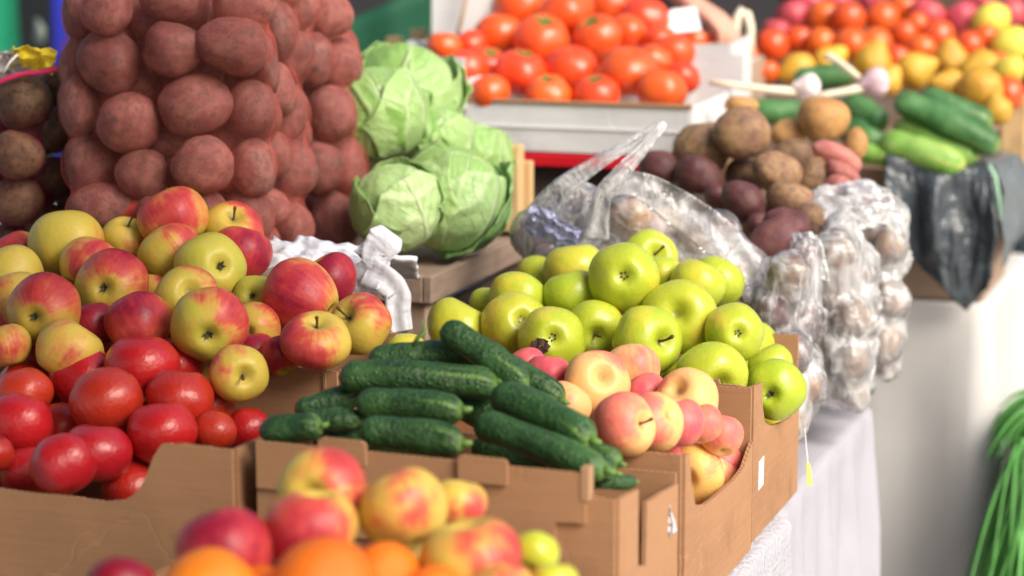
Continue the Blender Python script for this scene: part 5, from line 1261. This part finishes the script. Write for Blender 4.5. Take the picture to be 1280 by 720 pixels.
crumple('white_scrap', 'crumpled white plastic scrap by the far tomatoes and the topmost cabbage', 'plastic scrap', P(520, 66, 4.05), cv(.028, .006, 0), cv(.0, .018, .01), cv(0, .004, .006), M['film_milky'], 9, 20, .012)
# sprig on the cucumbers
v, f = tube([P(516, 432, 2.43), P(524, 420, 2.42), P(532, 413, 2.42), P(527, 400, 2.42)], [.0022, .0025, .0018, .0008], 8)
tag(link('sprig', mesh('sprig', v, f), M['sprig']), 'thin green sprig sticking up from the cucumbers', 'sprig')
tg = empty('yellow_tag', P(1010, 600, 2.92)); tag(tg, 'small yellow-green plastic tag dangling on a thread before the smooth tablecloth', 'tag')
v, f = tube([P(1006, 535, 2.95) - tg.location, P(1008, 560, 2.94) - tg.location, P(1010, 580, 2.92) - tg.location], [.0007] * 3, 6); link('thread', mesh('thread', v, f), M['white_tape'], tg)
bm = bmesh.new(); prism(bm, [P(x, y, 2.92) - tg.location for x, y in ((1008, 578), (1013, 579), (1016, 606), (1009, 608))], FW * .002); link('plate', bm_mesh('plate', bm), plain('yellow_green_plastic', (.58, .62, .16), .45), tg)
o = crumple('tape_scrap', 'crumpled clear tape stuck on the corner between the cucumber box and the pink apple box', 'tape', P(832, 645, 2.385), cv(.006, .004, .003), cv(-.006, .018, .0), cv(.001, 0, .003), M['film_milky'], 31, 16, .003)
# ------------------------------------------------------------------ black bag over the far box
bbp = [(P(x, y, d), ln) for x, y, d, ln in ((1108, 194, 3.845, .085), (1122, 196, 3.842, .11), (1140, 201, 3.838, .15), (1160, 206, 3.834, .17), (1180, 209, 3.83, .185), (1200, 210, 3.826, .215), (1214, 210, 3.824, .23), (1226, 209, 3.823, .21), (1236, 206, 3.825, .175))]
def drape(name, label, pts, mat, seed, n=70, m=34, amp=.013, outw=None):
    vs = []; K = len(pts) - 1
    for i in range(n):
        u = i / (n - 1) * K; k = min(int(u), K - 1); q = u - k; p = pts[k][0].lerp(pts[k + 1][0], q); L = pts[k][1] * (1 - q) + pts[k + 1][1] * q
        tg = (pts[k + 1][0] - pts[k][0]).normalized(); nn = Vector((tg.y, -tg.x, 0)).normalized() if outw is None else outw
        for j in range(m):
            t_ = j / (m - 1) * 1.06 - .06
            fo = amp * min(1, max(0, t_) * 3 + .15) * (1.0 * math.sin(u * 1.9 + 2.5 * mn.noise(Vector((u * .5, t_ * 1.5, seed)))) + 1.6 * mn.noise(Vector((u * .8, t_ * 2.6, seed + 3))) + .7 * abs(mn.noise(Vector((u * 1.8, t_ * 6, seed)))))
            gather = -.10 * L * max(0, t_ - .5) * (1 if u < K * .6 else .2)
            x = p + nn * (fo + .006 + .018 * math.sin(min(1, max(0, t_)) * 2.6) - (.03 if t_ < 0 else 0)) - tg * gather * 0 + Vector((0, 0, -L * t_ if t_ > 0 else .003))
            vs.append(x)
    o = link(name, mesh(name, vs, grid_faces(n, m)), mat); solidify(o, .001); return o
bb = drape('black_bag', None, bbp, M['black_plastic'], 3); tag(bb, 'black plastic bag hanging from the far cardboard box below the pale cucumbers', 'bag')
gp = [(P(x, y, d), ln) for x, y, d, ln in ((1237, 205, 3.84, .165), (1246, 200, 3.90, .16), (1256, 196, 3.98, .155), (1268, 192, 4.08, .15))]
g2 = drape('bag_lit_side', None, gp, plain('lit_bag_plastic', (.13, .15, .16), .35, .3, 20, .6, .01), 9, 40, 26, .010); tag(g2, 'side of the black bag round the far box corner, greyed as lit', 'bag')  # same bag past the corner, its lit side put in as grey
v, f = tube([P(1236, 206, 3.815), P(1244, 222, 3.815), P(1248, 245, 3.82), P(1250, 275, 3.82)], [.003, .0036, .003, .0018], 8)
tag(link('green_tape', mesh('green_tape', v, f), plain('pale_green_tape', (.36, .62, .42), .4)), 'pale green tape where the black bag turns to its greyed side', 'tape')
# ------------------------------------------------------------------ spring onions
def onions(label, top, spread, n, L, seed, lean):
    rs = random.Random(seed); vs = []; fs = []
    for k in range(n):
        p = top + Vector((rs.uniform(-1, 1) * spread[0], rs.uniform(-1, 1) * spread[1], rs.uniform(-1, 1) * spread[2])); l = L * rs.uniform(.6, 1.15)
        dr = (lean + Vector((rs.gauss(0, .06), rs.gauss(0, .12), rs.gauss(0, .10)))).normalized(); r = rs.uniform(.0025, .0042); pts = []
        for i in range(9):
            t_ = i / 8; pts.append(p + dr * l * t_ * .85 + Vector((0, 0, .16 * l * t_ - .95 * l * t_ ** 2)))
        v, f = tube(pts, [r * (1 - .8 * (i / 8) ** 2) for i in range(9)], 6, False); b0 = len(vs); vs += v; fs += [tuple(b0 + q for q in ff) for ff in f]
    o = link('spring_onions', mesh('spring_onions', vs, fs), M['onion_leaf']); tag(o, label, 'spring onions', 'bunches of spring onions beside the far table'); return o
onions('short upper bunch of spring onions beside the cream cloth', P(1322, 508, 3.86), (.035, .05, .010), 160, .10, 1, Vector((-.5, -.2, .1)))
onions('long drooping bunch of spring onions at the lower picture corner', P(1318, 552, 3.84), (.055, .06, .014), 420, .27, 2, Vector((-.03, -.2, -.3)))
onions('bunch of spring onions hanging lowest, its leaves cut by the picture edge', P(1318, 630, 3.80), (.055, .06, .03), 380, .25, 3, Vector((-.03, -.2, -.3)))
q = P(1308, 548, 3.90)
bm = bmesh.new(); box_bm(bm, (q.x - .03, q.y - .06, 0), (q.x + .4, q.y + .35, q.z + .0), .006)
tag(link('white_bench', bm_mesh('white_bench', bm), M['cloth_beige']), 'white covered bench under the spring onions', 'bench')
# ------------------------------------------------------------------ people
def skin_mesh(name, V, E, mat, parent=None, sub=2, extra=None):
    bm = bmesh.new(); ly = bm.verts.layers.skin.verify(); vs = []
    for i, (p, r) in enumerate(V):
        v = bm.verts.new(p); rr = r if isinstance(r, tuple) else (r, r); v[ly].radius = rr; v[ly].use_root = (i == 0); vs.append(v)
    for a_, b_ in E: bm.edges.new((vs[a_], vs[b_]))
    me = bpy.data.meshes.new(name); bm.to_mesh(me); bm.free()
    o = link(name, me, mat, parent); s = o.modifiers.new('skin', 'SKIN'); s.use_smooth_shade = True; s.branch_smoothing = .3
    m = o.modifiers.new('subdivision', 'SUBSURF'); m.levels = sub; m.render_levels = sub; return o
def chain(V, E, start, pts):
    k = start
    for p, r in pts: V.append((Vector(p), r)); E.append((k, len(V) - 1)); k = len(V) - 1
    return k
def hand(V, E, w, wp, dr, pn, size=.18, curl=.5, thumb=1):
    """palm and five fingers growing from wrist vertex w; dr = towards the fingertips, pn = out of the back of the hand"""
    dr = dr.normalized(); pn = (pn - dr * pn.dot(dr)).normalized(); sd = dr.cross(pn) * thumb
    for k, (off, ln) in enumerate(((.036, .40), (.013, .45), (-.011, .42), (-.033, .33))):
        b0 = wp + dr * size * .28 + sd * off * .8; kn = wp + dr * size * .54 + sd * off * 1.05 + pn * .004
        pts = [(b0, .0125), (kn, .0105)]; p = kn; ang = curl * .4
        for s_, l in enumerate((.46, .30, .24)):
            d2 = dr * math.cos(ang) - pn * math.sin(ang); p = p + d2 * ln * size * l * 1.05; pts.append((p, (.0092, .0085, .0072)[s_])); ang += curl
        chain(V, E, w, pts)
    t0 = wp + dr * size * .15 + sd * .026; t1 = wp + dr * size * .32 + sd * .052 - pn * .010; t2 = t1 + (dr * .8 + sd * .35 - pn * .35) * size * .19; t3 = t2 + (dr * .95 - pn * .3) * size * .15
    chain(V, E, w, [(t0, .014), (t1, .012), (t2, .0105), (t3, .009)])
def person(label, base, yaw, hts, arms, coat, trousers, coat_mat, extra=None, hair=True, height=1.70, sleeve_to=.93):
    """base on the ground; arms = [(shoulder->elbow->wrist world points, hand direction, back-of-hand, curl)] for the two sides"""
    root = empty('person', base, yaw); tag(root, label, 'person')
    W = Matrix.Translation(base) @ Matrix.Rotation(yaw, 4, 'Z'); Wi = W.inverted(); k = height / 1.70
    def L(x, y, z): return Vector((x * k, y * k, z * k))
    V = []; E = []
    V.append((L(0, 0, .92), (.155, .11)))
    c = chain(V, E, 0, [(L(0, .01, 1.08), (.140, .10)), (L(0, .01, 1.25), (.155, .11)), (L(0, .0, 1.38), (.16, .095))]); chest = c
    nk = chain(V, E, chest, [(L(0, -.005, 1.46), .058), (L(0, -.015, 1.53), .056), (L(0, -.03, 1.60), (.074, .092)), (L(0, -.025, 1.66), (.070, .088)), (L(0, -.02, 1.70), .045)])
    for s in (-1, 1):
        chain(V, E, 0, [(L(.09 * s, 0, .84), .088), (L(.10 * s, -.005, .48), .058), (L(.10 * s, .015, .30), .056), (L(.10 * s, .02, .09), .040), (L(.105 * s, -.05, .04), .040), (L(.11 * s, -.15, .025), .034)])
    ends = []
    for s, (sh, el, wr, hd, bk, cu) in zip((-1, 1), arms):
        sh, el, wr = Wi @ sh, Wi @ el, Wi @ wr; R3 = Wi.to_3x3()
        e = chain(V, E, chest, [(sh, .055), (sh.lerp(el, .5), .046), (el, .038), (el.lerp(wr, .4), .036), (wr, (.026, .022))])
        hand(V, E, e, wr, R3 @ hd, R3 @ bk, .18 * k, cu, s); ends.append((sh, el, wr))
    skin_mesh('body', V, E, M['skin'], root)
    # face pieces and hair belong to the head
    bm = bmesh.new()
    for s in (-1, 1): bmesh.ops.create_uvsphere(bm, u_segments=14, v_segments=10, radius=.012 * k, matrix=Matrix.Translation(L(.031 * s, -.112, 1.615)))
    link('eyes', bm_mesh('eyes', bm, True), plain('eye_white', (.5, .45, .42), .3), root)
    bm = bmesh.new(); bmesh.ops.create_icosphere(bm, subdivisions=3, radius=1, matrix=Matrix.Translation(L(0, -.012, 1.655)) @ Matrix.Diagonal((.088 * k, .108 * k, .092 * k, 1)))
    for v in list(bm.verts):
        if v.co.z < 1.60 * k and v.co.y < .0 or (v.co.y < -.085 * k and v.co.z < 1.69 * k): bm.verts.remove(v)
    link('hair', bm_mesh('hair', bm, True), M['hair'], root)
    bm = bmesh.new(); bmesh.ops.create_cone(bm, cap_ends=True, segments=10, radius1=.014 * k, radius2=.006 * k, depth=.04 * k, matrix=Matrix.Translation(L(0, -.125, 1.585)) @ Matrix.Rotation(.5, 4, 'X'))
    link('nose', bm_mesh('nose', bm, True), M['skin'], root)
    # jacket
    V = []; E = []; V.append((L(0, .005, coat - .10), (.20, .155))); c = chain(V, E, 0, [(L(0, .005, coat), (.20, .155)), (L(0, .008, .5 * (coat + 1.08)), (.195, .15)), (L(0, .01, 1.08), (.19, .145)), (L(0, .01, 1.25), (.178, .135)), (L(0, 0, 1.37), (.175, .115)), (L(0, -.005, 1.45), .075)])
    for sh, el, wr in ends:
        chain(V, E, c - 1, [(sh, .075), (sh.lerp(el, .5), .064), (el, .057), (el.lerp(wr, .5), .052), (el.lerp(wr, sleeve_to), .040)])
    skin_mesh('jacket', V, E, coat_mat, root)
    V = [(L(0, .0, 1.02), (.165, .125)), (L(0, .0, .91), (.178, .135))]; E = [(0, 1)]
    for s in (-1, 1): chain(V, E, 1, [(L(.09 * s, 0, .80), .10), (L(.10 * s, 0, .48), .074), (L(.10 * s, .015, .30), .070), (L(.10 * s, .02, .10), .062)])
    skin_mesh('trousers', V, E, trousers, root)
    bm = bmesh.new()
    for s in (-1, 1): box_bm(bm, L(.105 * s - .045, -.19, .0), L(.105 * s + .045, .07, .075), .02)
    link('shoes', bm_mesh('shoes', bm, True), M['tarp_dark'], root)
    return root, W
# vendor in the green apron behind the cabbages
vb = P(452, 20, 4.75); vb.z = 0; vy = YAW + .1
Wv = Matrix.Translation(vb) @ Matrix.Rotation(vy, 4, 'Z')
def wv(x, y, z): return Wv @ Vector((x, y, z))
ra, W_ = person('standing vendor in a dark jacket and a green apron, behind the cabbages', vb, vy, None,
    [(wv(-.19, .0, 1.40), wv(-.28, .03, 1.14), wv(-.22, -.12, .96), Vector((0, 0, -1)), Vector((-.6, -.6, 0)), .3), (wv(.19, 0, 1.40), wv(.27, .03, 1.14), wv(.22, -.12, .96), Vector((0, 0, -1)), Vector((.6, -.6, 0)), .3)],
    .92, M['grey_cloth'], M['dark_cloth'])
bm = bmesh.new(); vs = []
for i in range(25):
    for j in range(22):
        an = -1.25 + 2.5 * i / 24; zt2 = min(1.33, 1.245 + .43 * .19 * math.sin(an)); z = .62 + (zt2 - .62) * j / 21; w_ = 1
        vs.append(((.196 + .012 * mn.noise(Vector((an * 3, z * 5, 0)))) * math.sin(an * w_) * 1.0, -(.153 + .008 * math.sin(an * 9 + z * 4)) * math.cos(an * w_) + .012, z))
bm.free(); ap = link('apron', mesh('apron', vs, grid_faces(25, 22)), M['green_cloth'], ra); solidify(ap, .003)
# the second person leans in over the small box; only the hand is in the picture
hb = P(880, -100, 4.95); hb.z = 0; hy = YAW + .25
Wh = Matrix.Translation(hb) @ Matrix.Rotation(hy, 4, 'Z')
def wh(x, y, z): return Wh @ Vector((x, y, z))
wr = P(838, -16, 4.10); tip = P(905, 34, 4.07)
person('person behind the far tomatoes, only a bare hand reaching down into the small white box', hb, hy, None,
    [(wh(-.19, 0, 1.40), wh(-.24, -.28, 1.34), wr, tip - wr, UP * .8 + RI * .5 - FW * .3, .62), (wh(.19, 0, 1.40), wh(.27, .05, 1.15), wh(.24, -.05, .92), Vector((0, 0, -1)), Vector((.6, -.6, 0)), .3)],
    .90, M['dark_cloth'], M['dark_cloth'], sleeve_to=.70)
# passer-by at the picture edge
tb = P(1402, 200, 4.62); tb.z = 0; ty = math.pi * .5 + YAW
el_ = P(1278, 330, 4.56); sh_ = P(1288, 50, 4.6)
person('passer-by in a dark teal coat, only the sleeve at the picture edge', tb, math.pi + YAW, None,
    [(P(1520, 50, 4.7), P(1540, 320, 4.7), P(1530, 480, 4.6), Vector((0, 0, -1)), Vector((1, 0, 0)), .3), (sh_, el_, P(1366, 425, 4.40), Vector((.6, 0, -.6)), Vector((-1, 0, 0)), .3)],
    .80, M['dark_cloth'], M['teal_cloth'], height=1.74)
# ------------------------------------------------------------------ hidden fruit that nobody could see is dropped
bpy.context.view_layer.update()
dg = bpy.context.evaluated_depsgraph_get()
see_through = {o.name for o in bpy.data.objects if o.type == 'MESH' and o.data.materials and o.data.materials[0] and (o.data.materials[0].name.startswith(('clear', 'gathered', 'shiny', 'salmon', 'magenta_net')))}
for n_o in see_through: bpy.data.objects[n_o].hide_viewport = True
bpy.context.view_layer.update(); dg = bpy.context.evaluated_depsgraph_get()
cnt = {}
def tally(step):
    y = 2
    while y < 720:
        x = 2
        while x < 1280:
            d = (P(x, y, 1) - CAM).normalized()
            hit, loc, nor, idx, ob, mt = scene.ray_cast(dg, CAM, d)
            if hit and ob: cnt[ob.original.name] = cnt.get(ob.original.name, 0) + 1
            x += step
        y += step
tally(3)
for n_o in see_through: bpy.data.objects[n_o].hide_viewport = False
_drop = [o for o in FILLERS if cnt.get(o.name, 0) < 2]
for o in _drop:
    for ch in list(o.children): bpy.data.objects.remove(ch)
    bpy.data.objects.remove(o)
print('fillers', len(FILLERS), 'dropped', len(_drop))
# ------------------------------------------------------------------ unseen canopy added to darken the left of the stall
an = [(-4.2, -1.5, 2.5), (.16, -1.5, 2.25), (.16, 2.1, 2.25), (-4.2, 2.15, 2.5)]
bm = bmesh.new(); prism(bm, an, (0, 0, .01)); tag(link('shade_canopy', bm_mesh('shade_canopy', bm), M['tarp_dark']), 'unseen dark canvas added above the stall to shade it', 'shade_canopy')
# ------------------------------------------------------------------ light
w = bpy.data.worlds.new('World'); scene.world = w; w.use_nodes = True; nt = w.node_tree
sky = nt.nodes.new('ShaderNodeTexSky'); sky.sky_type = 'NISHITA'; sky.sun_disc = False
SE, SA = R_(40), R_(118)          # height, and bearing measured from +Y towards +X
sky.sun_elevation = SE; sky.sun_rotation = SA; sky.air_density = 1.3; sky.dust_density = 4.0
bg = nt.nodes['Background']; nt.links.new(sky.outputs[0], bg.inputs[0]); bg.inputs[1].default_value = .095
sl = bpy.data.lights.new('sun', 'SUN'); so = bpy.data.objects.new('sun', sl); COL.objects.link(so)
sl.energy = 2.3; sl.angle = R_(34); sl.color = (1, .93, .84)
sd = Vector((math.sin(SA) * math.cos(SE), math.cos(SA) * math.cos(SE), math.sin(SE)))
so.rotation_euler = sd.to_track_quat('Z', 'Y').to_euler()
scene.view_settings.view_transform = 'Standard'; scene.view_settings.look = 'None'; scene.view_settings.gamma = 1; scene.view_settings.exposure = .84
scene.cycles.max_bounces = 10; scene.cycles.transparent_max_bounces = 24; scene.cycles.use_denoising = True
